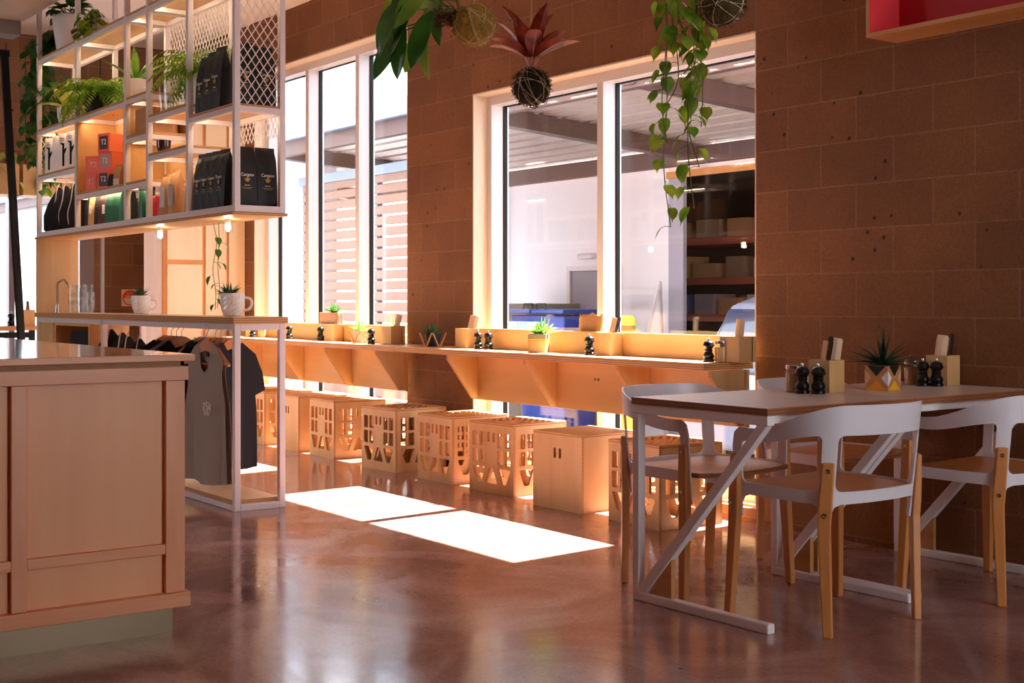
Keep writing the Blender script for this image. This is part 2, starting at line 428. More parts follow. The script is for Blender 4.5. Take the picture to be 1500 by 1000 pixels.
def lettering(name, body, size, mat, parent, loc, rot, align='CENTER', ext=.0004, shear=0.0, squash=1.0):
    cu = bpy.data.curves.new(name, 'FONT'); cu.body = body; cu.size = size; cu.extrude = ext
    cu.align_x = align; cu.align_y = 'CENTER'; cu.shear = shear; cu.resolution_u = 3
    t = bpy.data.objects.new(name, cu); COL.objects.link(t)
    dg = bpy.context.evaluated_depsgraph_get(); dg.update()
    me = bpy.data.meshes.new_from_object(t.evaluated_get(dg))
    COL.objects.unlink(t); bpy.data.objects.remove(t)
    me.name = name; me.materials.clear(); me.materials.append(M[mat])
    o = bpy.data.objects.new(name, me); COL.objects.link(o); o.parent = parent; o.location = loc
    o.rotation_euler = [R(a) for a in rot]; o.scale = (squash, 1, 1)
    return o
# ---- leaves and plants
def leaf(bm, base, d, length, width, up=(0,0,1), curl=.3, fold=.25, kind='oval', n=6, mi=0):
    """a leaf blade: starts along d, bends away from up by curl; fold lifts the edges"""
    base = Vector(base); d = Vector(d).normalized(); up = Vector(up)
    s = d.cross(up); s = s.normalized() if s.length > 1e-4 else d.orthogonal().normalized()
    rows = []; p = base.copy(); nn = s.cross(d).normalized()
    for k in range(n+1):
        t = k/n
        if kind == 'heart': w = (math.sin(math.pi*min(1, t*1.02+.16))**.75)*(1-t*.25) if t < 1 else 0.0; w = max(0, w)
        elif kind == 'blade': w = (1-t)**.8*(min(1, t*5+.5))
        elif kind == 'frond': w = math.sin(math.pi*(t*.9+.1))
        else: w = math.sin(math.pi*(t*.94+.05))**.8
        if k == n: w = 0.02
        hw = width*.5*max(w, .02)
        rows.append([bm.verts.new(p - s*hw + nn*hw*fold), bm.verts.new(p), bm.verts.new(p + s*hw + nn*hw*fold)])
        ang = -curl/n
        rot = Matrix.Rotation(ang, 3, s)
        d = rot @ d; nn = rot @ nn; p = p + d*length/n
    for a, b in zip(rows, rows[1:]):
        for i in range(2): bm.faces.new((a[i], a[i+1], b[i+1], b[i])).material_index = mi
def rvec(r, z0=-.3, z1=1.0):
    a = r.uniform(0, 6.283); z = r.uniform(z0, z1); q = math.sqrt(max(0, 1-z*z)); return Vector((q*math.cos(a), q*math.sin(a), z))
def rosette(bm, c, n, length, width, r, z0=.3, z1=1.0, curl=.4, kind='blade', fold=.5, mi=0):
    for i in range(n):
        a = 2.4*i + r.uniform(-.3, .3); z = z0+(z1-z0)*(i/(max(1, n-1)))
        q = math.sqrt(max(0, 1-z*z)); d = Vector((q*math.cos(a), q*math.sin(a), z))
        L = length*r.uniform(.75, 1.1)
        leaf(bm, Vector(c)+Vector((d.x, d.y, 0))*.008, d, L, width*r.uniform(.8, 1.1), curl=r.uniform(.3, 1)*curl*(-1 if z > .9 else 1), fold=fold, kind=kind, mi=mi)
def fern(bm, c, n, length, r, droop=1.6, mi=0, smi=1, face=None):
    for i in range(n):
        a = 2.4*i + r.uniform(-.4, .4); el = r.uniform(.3, 1.3)
        d = Vector((math.cos(a)*math.cos(el), math.sin(a)*math.cos(el), math.sin(el)))
        s = Vector((-math.sin(a), math.cos(a), 0)); L = length*r.uniform(.6, 1.1); p = Vector(c); pts = [p.copy()]
        N = 13
        for k in range(N):
            rot = Matrix.Rotation(droop*r.uniform(.7, 1.2)/N, 3, s); d = rot @ d; p = p + d*L/N; pts.append(p.copy())
            w = L*.22*math.sin(math.pi*(k+1.5)/(N+2))
            for sg in (-1, 1):
                leaf(bm, p, (s*sg + d*.45), w*r.uniform(.85, 1.15), w*.30, curl=.5, fold=.1, kind='oval', n=2, mi=mi)
        tube(bm, pts, .0012, 3, smi, cap=False)
def vine(bm, pts, r, size, every=.045, mi=0, smi=1, kind='heart', rad=.0022):
    P = curve_pts(pts, 8); tube(bm, P, rad, 5, smi); acc = 0
    for a, b in zip(P, P[1:]):
        acc += (b-a).length
        if acc > every:
            acc = 0; o = rvec(r, -.5, .3); st = b + o*size*.45
            tube(bm, [b, (b+st)/2+Vector((0,0,.006)), st], rad*.6, 4, smi, cap=False)
            d = Vector((o.x*.6, o.y*.6, -r.uniform(.4, 1.0)))
            leaf(bm, st, d, size*r.uniform(.7, 1.15), size*r.uniform(.6, .85), up=o+Vector((0,0,.4)), curl=r.uniform(-.2, .7), fold=r.uniform(.1, .4), kind=kind, n=5, mi=mi)
# ------------------------------------------------------------------ the room
WY = 4.796; WT = 5.046; ZC = 3.45
b = BM(); box(b, -12.2, 3.3, -4.6, WT, -.12, 0); struct('floor', b, 'floor')
b = BM(); box(b, -12.2, 3.3, -4.6, WT, ZC, ZC+.1); struct('ceiling', b, 'ceil')
b = BM()
for a, c, z0, z1 in ((-12.2, -10.371, 0, ZC), (-10.371, -7.886, 3.02, ZC), (-7.886, -7.075, 0, ZC), (-7.075, -4.589, 2.43, ZC), (-4.589, 3.3, 0, ZC),
                     (-10.371, -7.886, 0, .07), (-7.075, -4.589, 0, .07)):
    box(b, a, c, WY, WT, z0, z1)
struct('wall_back', b, 'block')
b = BM()
box(b, -12.2, -12.0, -4.6, 2.85, 0, ZC); box(b, -12.2, -12.0, 3.97, WY, 0, ZC); box(b, -12.2, -12.0, 2.85, 3.97, 2.1, ZC)
struct('wall_left', b, 'block_end')
b = BM()
box(b, 2.0, 2.2, -4.6, 2.2, 0, ZC); box(b, 2.0, 2.2, 4.7, WY, 0, ZC); box(b, 2.0, 2.2, 2.2, 4.7, 3.35, ZC)  # unseen wall; its opening is placed and sized to let in fill light
struct('wall_right', b, 'block_end')
b = BM(); box(b, -12.2, -11.6, -4.8, -4.6, 0, ZC); box(b, -9.4, 3.3, -4.8, -4.6, 0, ZC); box(b, -11.6, -9.4, -4.8, -4.6, 3.1, ZC); struct('wall_front', b, 'block')  # opening behind the camera, added to light the ceiling and shelf fronts
# plaster linings of the two window openings
for k, (a, c, h) in enumerate(((-10.371, -7.886, 3.02), (-7.075, -4.589, 2.43)), 1):
    b = BM(); t = .012
    box(b, a, a+t, WY-.004, WT, .07, h); box(b, c-t, c, WY+.002, WT, .07, h); box(b, a+t, c-t, WY-.004, WT, h-t, h)
    box(b, a, c, WY+.05, WT, .07, .07+t)
    struct('trim_%d' % k, b, 'plaster', bev=.003)
def window(idx, a, c, h, mull):
    y0, y1 = 4.898, 5.036; b = BM(); z0 = .082; a += .012; c -= .012; h -= .012; fw = .05
    box(b, a, a+fw, y0, y1, z0, h); box(b, c-fw, c, y0, y1, z0, h); box(b, a+fw, c-fw, y0, y1, h-.058, h); box(b, a+fw, c-fw, y0, y1, z0, z0+.06)
    for m in mull: box(b, m, m+.055, y0, y1, z0+.06, h-.058)
    w = struct('window_%d' % idx, b, 'alu', bev=.002)
    xs = [a+fw] + [v for m in mull for v in (m, m+.055)] + [c-fw]
    for i in range(0, len(xs), 2):
        p, q = xs[i], xs[i+1]; g = BM(); r = .008
        box(g, p, p+r, 4.99, 5.02, z0+.06, h-.058); box(g, q-r, q, 4.99, 5.02, z0+.06, h-.058)
        box(g, p+r, q-r, 4.99, 5.02, h-.058-r*.7, h-.058); box(g, p+r, q-r, 4.99, 5.02, z0+.06, z0+.06+r)
        fin('gasket', g, 'gasket', w)
        g = BM(); box(g, p+r*.5, q-r*.5, 5.002, 5.010, z0+.066, h-.064); fin('pane', g, 'glass', w)
window(1, -10.371, -7.886, 3.02, (-9.632, -8.81))
window(2, -7.075, -4.589, 2.43, (-5.943,))
# far end: glazed door and its grey frame
b = BM()
for y0, y1 in ((2.85, 2.91), (3.22, 3.27), (3.84, 3.97)): box(b, -12.12, -12.0, y0, y1, 0, 2.1)
for y0, y1 in ((2.91, 3.22), (3.27, 3.84)): box(b, -12.12, -12.0, y0, y1, 2.03, 2.1); box(b, -12.12, -12.0, y0, y1, 0, .08)
d = struct('door_1', b, plain('grey_door_frame', '#8a7c7c', .4), bev=.003)
for y0, y1 in ((2.91, 3.22), (3.27, 3.84)):
    b = BM(); box(b, -12.065, -12.058, y0, y1, .08, 2.03); fin('pane', b, 'glass', d)
b = BM(); box(b, -12.0, -11.96, 4.03, 4.052, 0, 2.5); struct('trim_3', b, 'alu')
# dropped ceiling and beam over the servery on the left
b = BM(); box(b, -9.75, -3.5, -4.6, 2.72, 3.1, ZC)
struct('trim_4', b, grain('soffit_boards', '#d9c3b4', '#e2cfc2', 'y', .7, 0, .3))
b = BM(); box(b, -9.95, -9.75, -4.6, 2.7, 3.0, 3.2); struct('trim_5', b, plain('grey_steel_beam', '#8e7f7b', .5), bev=.004)
b = BM()
box(b, -11.99, -9.95, -4.6, 2.75, 3.12, 3.2); struct('trim_6', b, 'ceil')

# ------------------------------------------------------------------ outside
def ext(name, bm, mats, label, cat, bev=0.0, parent=None):
    o = fin(name, bm, mats, parent, bev=bev)
    if parent is None: tag(o, label, cat)
    return o
M['asphalt'] = plain('driveway_concrete', '#9d9ca0', .9, bump=.3, bscale=20)
M['extwhite'] = plain('white_render', '#eaeaf0', .85)
M['extdoor'] = plain('grey_steel_door', '#8f8891', .6)
M['beamdk'] = plain('dark_roof_steel', '#5f4640', .6)
M['corr'] = plain('roof_sheeting', '#b9aaa2', .5)
M['slat'] = plain('pink_beige_slats', '#94705f', .6)
M['bluegrey'] = plain('blue_grey_steel', '#8b97b3', .5)
M['binblue'] = plain('bin_blue', '#1f3f96', .45)
M['bindark'] = plain('dark_interior', '#4a3c38', .9)
GZ = -.6
b = BM(); box(b, -60, 14, WT, 45, GZ-.2, GZ); o = struct('floor_driveway', b, 'asphalt')
b = BM(); box(b, -12.2, 3.3, WT-.02, WT+.3, GZ, -.02); o = struct('trim_7', b, 'asphalt')
# white loading-dock building opposite, with its opening
t = thing('loading_dock', 'white rendered building across the driveway with a dark open bay', 'building', (-12, 11, GZ))
b = BM()
zt = 2.86
box(b, -16.2, -11.98, 11, 11.3, GZ, zt); box(b, -11.98, -6.3, 11.02, 11.3, 2.63, zt); box(b, -6.3, -1, 11, 11.3, GZ, zt)
fin('wall', b, 'extwhite', t, local=t.location)
b = BM()
box(b, -15.4, -6.0, 14.5, 14.6, GZ, 2.9); box(b, -15.5, -15.4, 11.3, 14.6, GZ, 2.9); box(b, -6.0, -5.9, 11.3, 14.6, GZ, 2.9); box(b, -15.5, -5.9, 11.3, 14.6, 2.9, 3.0)
fin('bay_interior', b, 'bindark', t, local=t.location)
b = BM(); box(b, -11.98, -6.3, 10.96, 11.0, 2.58, 2.66); fin('bay_lintel', b, plain('orange_lintel', '#c98a48', .6), t, local=t.location)
b = BM(); box(b, -11.98, -11.72, 11.0, 11.05, GZ, 2.6); fin('bay_door_guide', b, plain('guide_grey', '#a9a6b4', .5), t, local=t.location)
b = BM(); box(b, -13.84, -12.9, 10.95, 11, GZ, 1.49); fin('door', b, 'extdoor', t, bev=.01, local=t.location)
b = BM(); box(b, -13.9, -13.84, 10.93, 11, GZ, 1.55); box(b, -12.9, -12.84, 10.93, 11, GZ, 1.55); box(b, -13.84, -12.9, 10.93, 11, 1.49, 1.55)
fin('door_frame', b, 'alu', t, local=t.location)
b = BM(); tube(b, [(-15.5, 10.93, GZ), (-15.5, 10.93, 2.6)], .09, 10); fin('downpipe', b, 'extwhite', t, smooth=True, local=t.location)
b = BM(); bar(b, (-13.66, 10.95, 1.68), (-13.33, 10.95, 1.68), .1, .07); fin('bulkhead_light', b, 'alu', t, bev=.025, local=t.location)
# shelving and boxes inside the dark bay
for k, (z, c) in enumerate(((.80, '#b05a44'), (1.33, '#b05a44'), (1.90, '#c06a50'))):
    b = BM(); box(b, -15.2, -11.6, 13.4, 14.2, z, z+.1)
    o = tag(fin('storage_shelf', b, plain('bay_shelf_%d' % k, c, .7)), ['lowest rust red shelf inside the dark bay across the driveway', 'middle rust red shelf inside the dark bay across the driveway', 'top rust red shelf inside the dark bay across the driveway'][k], 'shelf', 'shelves in the bay')
r2 = random.Random(3)
blab = ['small carton at the left end of the %s bay shelf', 'carton second from left on the %s bay shelf', 'carton mid way along the %s bay shelf', 'carton fourth along the %s bay shelf', 'carton at the right end of the %s bay shelf']
for k, (z, nm) in enumerate(((.90, 'lowest'), (1.43, 'middle'), (2.0, 'top'))):
    x = -14.7
    for j in range(5):
        w = r2.uniform(.3, .5); h = r2.uniform(.2, .36); b = BM(); box(b, x, x+w, 13.5, 13.95, z, z+h)
        col_ = r2.choice(['#c09a6a', '#c89868', '#6b80ba', '#9a8068', '#b0a4b0'])
        tag(fin('carton', b, plain('carton_%d%d' % (k, j), col_, .8), bev=.006), blab[j] % nm, 'box', 'cartons in the bay'); x += w + r2.uniform(.08, .22)
# carport roof
t = thing('carport_roof', 'corrugated carport roof on dark beams over the driveway', 'roof', (-12, 9, 2.9))
b = BM()
X0, X1 = -34, -2
n = 66; y0, y1 = 7.7, 11.0
for k in range(n):
    ya, yb = y0+(y1-y0)*k/n, y0+(y1-y0)*(k+1)/n; up = .03 if k % 4 == 0 else 0
    za = 3.2-(ya-y0)*.085
    box(b, X0, X1, ya-.002, yb+.002, za+(.035 if k % 6 < 2 else 0), za+.06)
fin('roof_sheet', b, 'corr', t, local=t.location)
for x in (-24, -19.5, -16.2, -11.6, -8.9, -5.5):
    b = BM(); bar(b, (x, y0, 3.1), (x+.25, y1, 2.82), .16, .18); fin('rafter', b, 'beamdk', t, local=t.location)
for yy, zz in ((7.76, 3.08), (10.85, 2.80)):
    b = BM(); bar(b, (X0, yy, zz), (X1, yy, zz), .1, .2); fin('purlin', b, 'beamdk', t, local=t.location)
b = BM(); box(b, X0, X1, 7.6, 7.68, 3.16, 3.36); fin('fascia', b, 'bluegrey', t, local=t.location)
for x in (-23, -16.4):
    b = BM(); box(b, x-.06, x+.06, 7.7, 7.82, GZ, 3.0); fin('post', b, 'alu', t, local=t.location)
# white side wall and gate seen through the left window
b = BM(); box(b, -40, -16.72, 8.6, 9.0, GZ, 12); ext('side_wall', b, 'extwhite', 'tall plain white wall filling the left pane of the far window', 'wall')
t = thing('slatted_gate', 'pink beige slatted gate in a blue grey frame outside the far window', 'gate', (-15.6, 8.4, GZ))
b = BM()
for k in range(24):
    z = GZ+.08+k*.135; box(b, -16.6, -12.9, 8.4, 8.43, z, z+.112)
fin('slats', b, 'slat', t, bev=.012, local=t.location)
b = BM()
for x in (-16.66, -14.65, -12.9): box(b, x, x+.07, 8.42, 8.5, GZ, 2.75)
box(b, -16.66, -12.83, 8.36, 8.52, 2.68, 2.8); fin('gate_frame', b, 'bluegrey', t, local=t.location)
# blue skip bin
t = thing('skip_bin', 'large blue waste bin with a flat lid and lettered sign, outside the near window', 'waste bin', (-11.9, 9.5, GZ))
b = BM(); v = box(b, -12.64, -11.62, 9.1, 9.72, GZ+.16, .93)
for q in v[:4]: q.co.x += .12 if q.co.x < -12.1 else -.12; q.co.y += .1 if q.co.y < 9.4 else -.1
fin('bin_body', b, 'binblue', t, bev=.02, local=t.location)
b = BM(); box(b, -12.74, -12.18, 9.03, 9.76, .95, 1.0); fin('lid', b, plain('lid_blue', '#35508f', .4), t, bev=.015, local=t.location)
b = BM(); box(b, -12.15, -11.55, 9.03, 9.76, .95, 1.0); fin('lid', b, plain('lid_dark_blue', '#1d3a80', .4), t, bev=.015, local=t.location)
for x in (-12.3, -12.06):
    b = BM(); tube(b, [(x, 9.05, 1.0), (x, 9.05, 1.06), (x+.16, 9.05, 1.06), (x+.16, 9.05, 1.0)], .012, 6); fin('lid_handle', b, 'black', t, local=t.location)
b = BM(); box(b, -12.6, -11.98, 9.02, 9.06, .3, .86); s = fin('sign', b, plain('sign_blue', '#93a9dc', .5), t, local=t.location)
for x in (-12.59, -12.18):
    b = BM(); box(b, x, x+.18, 9.012, 9.02, .7, .85); fin('sticker', b, 'offwhite', s).matrix_parent_inverse = Matrix.Translation(-Vector(t.location))
b = BM(); lathe(b, [(.15, 0), (.16, .006)], 14, mat=Matrix.Translation((-12.42, 9.016, .62)) @ Matrix.Rotation(R(90), 4, 'X')); fin('pink_spot', b, plain('pink_print', '#e0a9c0', .5), s).matrix_parent_inverse = Matrix.Translation(-Vector(t.location))
lettering('lettering', 'ntrs', .26, 'offwhite', s, Vector((-12.22, 9.012, .56))-Vector(t.location), (90, 0, 0))
for x in (-12.4, -11.8):
    b = BM(); lathe(b, [(.08, -.03), (.08, .03)], 12, mat=Matrix.Translation((x, 9.4, GZ+.08)) @ Matrix.Rotation(R(90), 4, 'Y')); fin('castor', b, 'black', t, local=t.location)
b = BM(); v = box(b, -14.6, -13.55, 10.0, 10.8, GZ, .98); box(b, -14.66, -13.5, 9.95, 10.85, .98, 1.06)
ext('waste_bin', b, plain('olive_bin', '#6f6a5c', .6), 'grey green wheeled bin behind the left end of the blue bin', 'waste bin', .02)
# car
def car():
    t = thing('car', 'silver blue hatchback parked by the dark bay, seen at the edge of the near window', 'car', (-8.06, 10.4, GZ), 85)
    prof = [(-1.95, .35), (-2.0, .75), (-1.86, 1.0), (-1.5, 1.66), (-1.1, 1.78), (.2, 1.76), (.95, 1.15), (1.8, .98), (2.05, .7), (2.0, .35)]
    b = BM()
    for sgn in (1,):
        sheet(b, prof, [], 1.7, lambda u, v, w: Vector((u, w-.85, v)), None)
    for q in b.verts:
        if q.co.z > 1.0: q.co.y *= 1-.16*(q.co.z-1.0)/.78
    body = fin('car_body', b, plain('silver_blue_paint', '#9aa6c4', .25, .3, coat=.6), t, bev=.06, seg=3)
    b = BM(); sheet(b, [(-1.84, 1.06), (-1.53, 1.62), (-1.42, 1.62), (-1.75, 1.04)], [], 1.36, lambda u, v, w: Vector((u-.03, w-.68, v)))
    fin('rear_window', b, plain('tinted_glass', '#39405c', .08, coat=.5), t, bev=.02)
    for s in (-.8, .62):
        b = BM(); box(b, -2.03, -1.8, s, s+.18, .8, 1.08); fin('tail_light', b, plain('tail_red', '#c4303a', .2), t, bev=.03)
    b = BM(); box(b, -2.03, -1.97, -.26, .26, .72, .84); fin('number_plate', b, 'offwhite', t, bev=.005)
    for x in (-1.25, 1.3):
        for s in (-.86, .7):
            b = BM(); lathe(b, [(.2, 0), (.33, .01), (.33, .15), (.2, .16)], 18, mat=Matrix.Translation((x, s+.16, .33)) @ Matrix.Rotation(R(90), 4, 'X')); fin('wheel', b, 'blackmat', t, smooth=True)
    return t
car()
t = thing('trestle', 'pale metal work trestle leaning by the white wall across the driveway', 'trestle', (-11.4, 10.4, GZ))
b = BM()
for x in (-12.75, -11.92): bar(b, (x-.05, 10.25, GZ), (x+.12, 10.7, 1.33), .035, .03); bar(b, (x, 10.9, GZ), (x+.12, 10.7, 1.33), .03, .03)
bar(b, (-12.65, 10.67, 1.2), (-11.8, 10.67, 1.2), .03, .07); bar(b, (-12.7, 10.5, .4), (-11.85, 10.5, .4), .03, .04)
fin('trestle_frame', b, 'alu', t, local=t.location)
b = BM(); lathe(b, [(.07, 0), (.07, 1.55), (.05, 1.58)], 14, c=(-8.12, 7.0, GZ))
t = thing('bollard', 'yellow safety bollard on the driveway outside the near window', 'bollard', (-8.12, 7.0, GZ)); fin('post', b, 'yellow', t, smooth=True, local=t.location)
M['band'] = plain('bollard_band', '#9a6b1e', .6)
for k in range(3):
    b = BM(); lathe(b, [(.072, 1.22+k*.12), (.072, 1.26+k*.12)], 14, c=(-8.12, 7.0, GZ)); fin('bollard_band', b, 'band', t, local=t.location)
# shrubs low by the window
rb = random.Random(5)
for k, (x, y) in enumerate(((-7.0, 5.75), (-6.0, 5.9), (-5.1, 5.7))):
    b = BM()
    for i in range(60): leaf(b, (x+rb.gauss(0, .12), y+rb.gauss(0, .1), GZ+rb.uniform(0, .7)), rvec(rb, -.2), .12, .05, curl=.5, kind='oval', n=3)
    tube(b, [(x, y, GZ), (x, y, GZ+.6)], .02, 5)
    tag(fin('shrub', b, 'fern'), ['low green shrub outside, left end below the near window', 'low green shrub outside, mid way along below the near window', 'low green shrub outside, right end below the near window'][k], 'plant', 'shrubs by the window')
# buildings far beyond the glazed end door
b = BM(); box(b, -30, -24, -10, 7.5, GZ, 2.4); ext('far_building', b, 'extwhite', 'low white building seen far beyond the glazed end door', 'building')
# ------------------------------------------------------------------ window counter (one fixed bench)
BZ = .80
t = thing('window_counter', 'long plywood counter fixed below the windows on triangular brackets', 'counter', (-7.5, 4.6, 0))
L = t.location
b = BM(); box(b, -10.6, -7.5, 4.457, WY-.002, BZ-.036, BZ, 0, 1); fin('worktop', b, ['top', 'plye'], t, bev=.002, local=L)
b = BM(); box(b, -7.498, -4.606, 4.457, WY-.002, BZ-.036, BZ, 0, 1); fin('worktop', b, ['top', 'plye'], t, bev=.002, local=L)
for a, c in ((-10.3, -7.75), (-6.95, -4.56)):
    b = BM(); box(b, a, c, 4.70, 4.72, .48, BZ-.037); fin('apron', b, 'plyx', t, bev=.001, local=L)
for x in (-10.03, -9.27, -8.51, -7.775, -6.885, -6.08, -5.27, -4.585):
    b = BM(); sheet(b, [(4.475, BZ-.037), (4.475, BZ-.065), (4.655, .49), (4.699, .49), (4.699, BZ-.037)], [], .02, lambda u, v, w, x=x: Vector((x-.01+w, u, v)), emi=1)
    br = fin('bracket', b, ['ply', 'plye'], t, local=L)
for a, c in ((-10.45, -7.815), (-7.03, -4.53)):
    b = BM(); box(b, a, c, 4.715, 4.735, BZ, .925, 0, 0); fin('backsplash', b, 'plyx', t, bev=.001, local=L)
for x, y in ((-5.72, .66), (-5.69, .66), (-6.9, .52)):
    b = BM(); lathe(b, [(.006, 0), (.006, .002)], 8, mat=Matrix.Translation((x, 4.70, y)) @ Matrix.Rotation(R(90), 4, 'X')); fin('screw', b, 'black', t, local=L)

# ------------------------------------------------------------------ crate stools
def stool_side(b, S_, H_, f, plainside=False):
    P = lambda u, v: (u*S_, (1-v)*H_)
    holes = []
    def rc(u0, u1, v0, v1): holes.append(rrect(u0*S_, (1-v1)*H_, u1*S_, (1-v0)*H_, .006, 2))
    if plainside == 'slots': rc(.43, .48, .17, .31); rc(.535, .585, .17, .31)
    elif not plainside:
        for u0, u1 in ((.07, .19), (.235, .355), (.645, .765), (.81, .93)):
            rc(u0, u1, .11, .32); rc(u0, u1, .36, .57)
        rc(.415, .465, .11, .25); rc(.535, .585, .11, .25)
        for pts in ([(.07, .625), (.36, .625), (.27, .86), (.17, .86)], [(.46, .625), (.54, .625), (.64, .86), (.36, .86)], [(.64, .625), (.93, .625), (.83, .86), (.73, .86)]):
            holes.append(rpoly([P(*p) for p in pts], .008, 2))
    sheet(b, [(0, 0), (S_, 0), (S_, H_), (0, H_)], holes, .015, f, emi=1)
def stool(name, solid, S_=.40, H_=.405):
    t = thing(name, '', 'stool'); h = S_/2; n = 0
    for k in range(4):
        rot = Matrix.Rotation(R(90*k), 4, 'Z'); wd = S_ if k % 2 == 0 else S_-.030; off = 0 if k % 2 == 0 else .015
        b = BM(); hh = H_-.015
        stool_side(b, wd, hh, lambda u, v, w: rot @ Vector((u-wd/2, -h+w, v)), ('slots' if k == 0 else 'solid') if solid else False)
        fin('side_panel', b, ['ply', 'plye'], t)
    holes = []
    if not solid:
        m = .05; k = -7
        for k in range(-6, 7):
            c = k*.05; pts = []
            # diagonal slots u+v = const inside an inset square
            a0 = .018; lo, hi = m, S_-m
            def clip(d):  # line v = -u + S_ + d
                us = [max(lo, S_+d-hi), min(hi, S_+d-lo)]
                return us if us[1]-us[0] > .02 else None
            u = clip(c)
            if not u: continue
            p, q = (u[0], S_+c-u[0]), (u[1], S_+c-u[1]); nx, ny = .7071*.0125, .7071*.0125
            ex, ey = .7071*.010, -.7071*.010
            p = (p[0]+ex, p[1]+ey); q = (q[0]-ex, q[1]-ey)
            holes.append(rpoly([(p[0]-nx, p[1]-ny), (q[0]-nx, q[1]-ny), (q[0]+nx, q[1]+ny), (p[0]+nx, p[1]+ny)], .005, 2))
    b = BM(); sheet(b, [(0, 0), (S_, 0), (S_, S_), (0, S_)], holes, .015, lambda u, v, w: Vector((u-h, v-h, H_-.015+w)), emi=1)
    fin('top_panel', b, ['plyx', 'plye'], t)
    return t
slot = stool('crate_stool', False); cube = stool('box_stool', True)
def corner(x, y, rz, S_=.40):
    v = Matrix.Rotation(R(rz), 3, 'Z') @ Vector((-S_/2, S_/2, 0)); return (x+v.x, y+v.y, 0)
G = 'plywood stools under the window counter'
ST = [(0, -9.86, 4.36, -2, 'cut out plywood stool mostly hidden behind the clothes rack post, furthest along'),
      (0, -9.256, 4.359, -3, 'cut out plywood stool seen through the white end frame of the clothes rack'),
      (1, -8.687, 4.359, -3, 'solid plywood cube stool right behind the clothes rack end frame'),
      (0, -8.148, 4.36, -3, 'cut out plywood stool just right of the far solid cube stool'),
      (0, -7.288, 4.343, 3, 'cut out plywood stool in front of the block column, the left of two'),
      (0, -6.611, 4.331, -1, 'cut out plywood stool in front of the block column, the right of two'),
      (0, -5.999, 4.34, 4, 'cut out plywood stool just left of the near solid cube stool'),
      (1, -5.322, 4.284, 2, 'solid plywood cube stool with two hand slots near the white table'),
      (0, -4.716, 4.27, -3, 'cut out plywood stool closest to the white table, behind its leg')]
used = set()
for k, x, y, rz, lab in ST:
    p = cube if k else slot
    if k in used: dup(p, lab, corner(x, y, rz), rz, group=G)
    else: p.location = corner(x, y, rz); p.rotation_euler = (0, 0, R(rz)); p['label'] = lab; p['group'] = G; used.add(k)
b = BM(); box(b, -.012, .012, -.001, .001, 0, .055); tg = tag(fin('paper_tag', b, 'offwhite'), 'small white paper tag hanging on the stool seen through the rack frame', 'tag')
tg.location = (-9.247, 4.48, .13); tg.rotation_euler = (R(12), 0, R(90))

# ------------------------------------------------------------------ service counter
t = thing('service_counter', 'wood panelled service counter with glossy top at the left front', 'counter', (-4.9, 0, 0)); L = t.location
b = BM(); box(b, -6.4, -4.16, -2.4, 1.655, .105, .885); fin('counter_panel', b, 'counter', t, local=L)
b = BM(); box(b, -6.3, -4.225, -2.3, 1.66, 0, .105); fin('kickboard', b, 'kick', t, local=L)
for y0, y1 in ((1.603, 1.668), (1.117, 1.165), (.40, .45), (-.3, -.25)):
    b = BM(); box(b, -4.16, -4.138, y0, y1, .15, .84); fin('stile', b, 'counterr', t, bev=.002, local=L)
b = BM(); box(b, -4.165, -4.132, -2.4, 1.678, .84, .886); fin('rail', b, 'counterh', t, bev=.002, local=L)
b = BM(); box(b, -4.165, -4.128, -2.4, 1.684, .102, .15); fin('rail', b, 'counterh', t, bev=.003, local=L)
for y0, y1 in ((1.165, 1.603), (.45, 1.117), (-.25, .40)):
    b = BM(); box(b, -4.16, -4.140, y0, y1, .277, .31); fin('rail', b, 'counterh', t, bev=.002, local=L)
b = BM(); box(b, -6.42, -4.13, -2.4, 1.65, .886, .903, 0, 1); fin('plywood_layer', b, ['countert', ply_edge('dark_ply_edge', '#5d3218', '#c98a55', 'z', 900)], t, local=L)
b = BM(); box(b, -6.45, -4.118, -2.42, 1.695, .903, .925, 0, 1); fin('countertop', b, ['countert', 'counterh'], t, bev=.002, local=L)
# ------------------------------------------------------------------ tables
TZ = .745
def table(name, label, loc, rz):
    """origin under the left near corner; X across (0.665), Y along (0.79)"""
    t = thing(name, label, 'table', loc, rz, 'white framed cafe tables'); w, l, q = .665, .79, .034
    b = BM(); box(b, 0, w, 0, l, TZ-.025, TZ, 0, 1); fin('tabletop', b, ['tabletop', 'tabledge'], t, bev=.0015)
    z1 = TZ-.025
    for y in (q/2+.004, l-q/2-.004):
        def yb(b, x0, x1, z0, z1_): box(b, x0, x1, y-q/2, y+q/2, z0, z1_)
        b = BM(); yb(b, .002, .002+q, q, z1-q); fin('leg', b, 'white', t, bev=.003)
        b = BM(); yb(b, .002, w-.002, 0, q); fin('foot', b, 'white', t, bev=.005)
        b = BM(); yb(b, .002, w-.004, z1-q, z1); fin('top_rail', b, 'white', t, bev=.003)
        b = BM(); sheet(b, [(.036, q+.02), (.036, q), (.075, q), (w-.01, z1-q-.002), (w-.055, z1-q-.002)], [], q*.96, lambda u, v, ww: Vector((u, y-q*.48+ww, v))); fin('brace', b, 'white', t, bev=.003)
        b = BM(); sheet(b, [(.086, q+.001), (.2, q+.001), (.2, .19)], [], .02, lambda u, v, ww: Vector((u, y-.01+ww, v))); fin('gusset', b, 'oak', t)
    for x in (.03, w-.05):
        b = BM(); box(b, x, x+.025, q, l-q, z1-.03, z1); fin('side_rail', b, 'white', t, bev=.002)
    return t
TR = 1.2
table('cafe_table', 'white framed table with wooden top, nearest the camera, first of two pushed end to end', (-3.70, 3.212, 0), TR)
table('cafe_table', 'white framed table with darker wooden top pushed up against the block wall', (-3.718, 4.006, 0), TR)

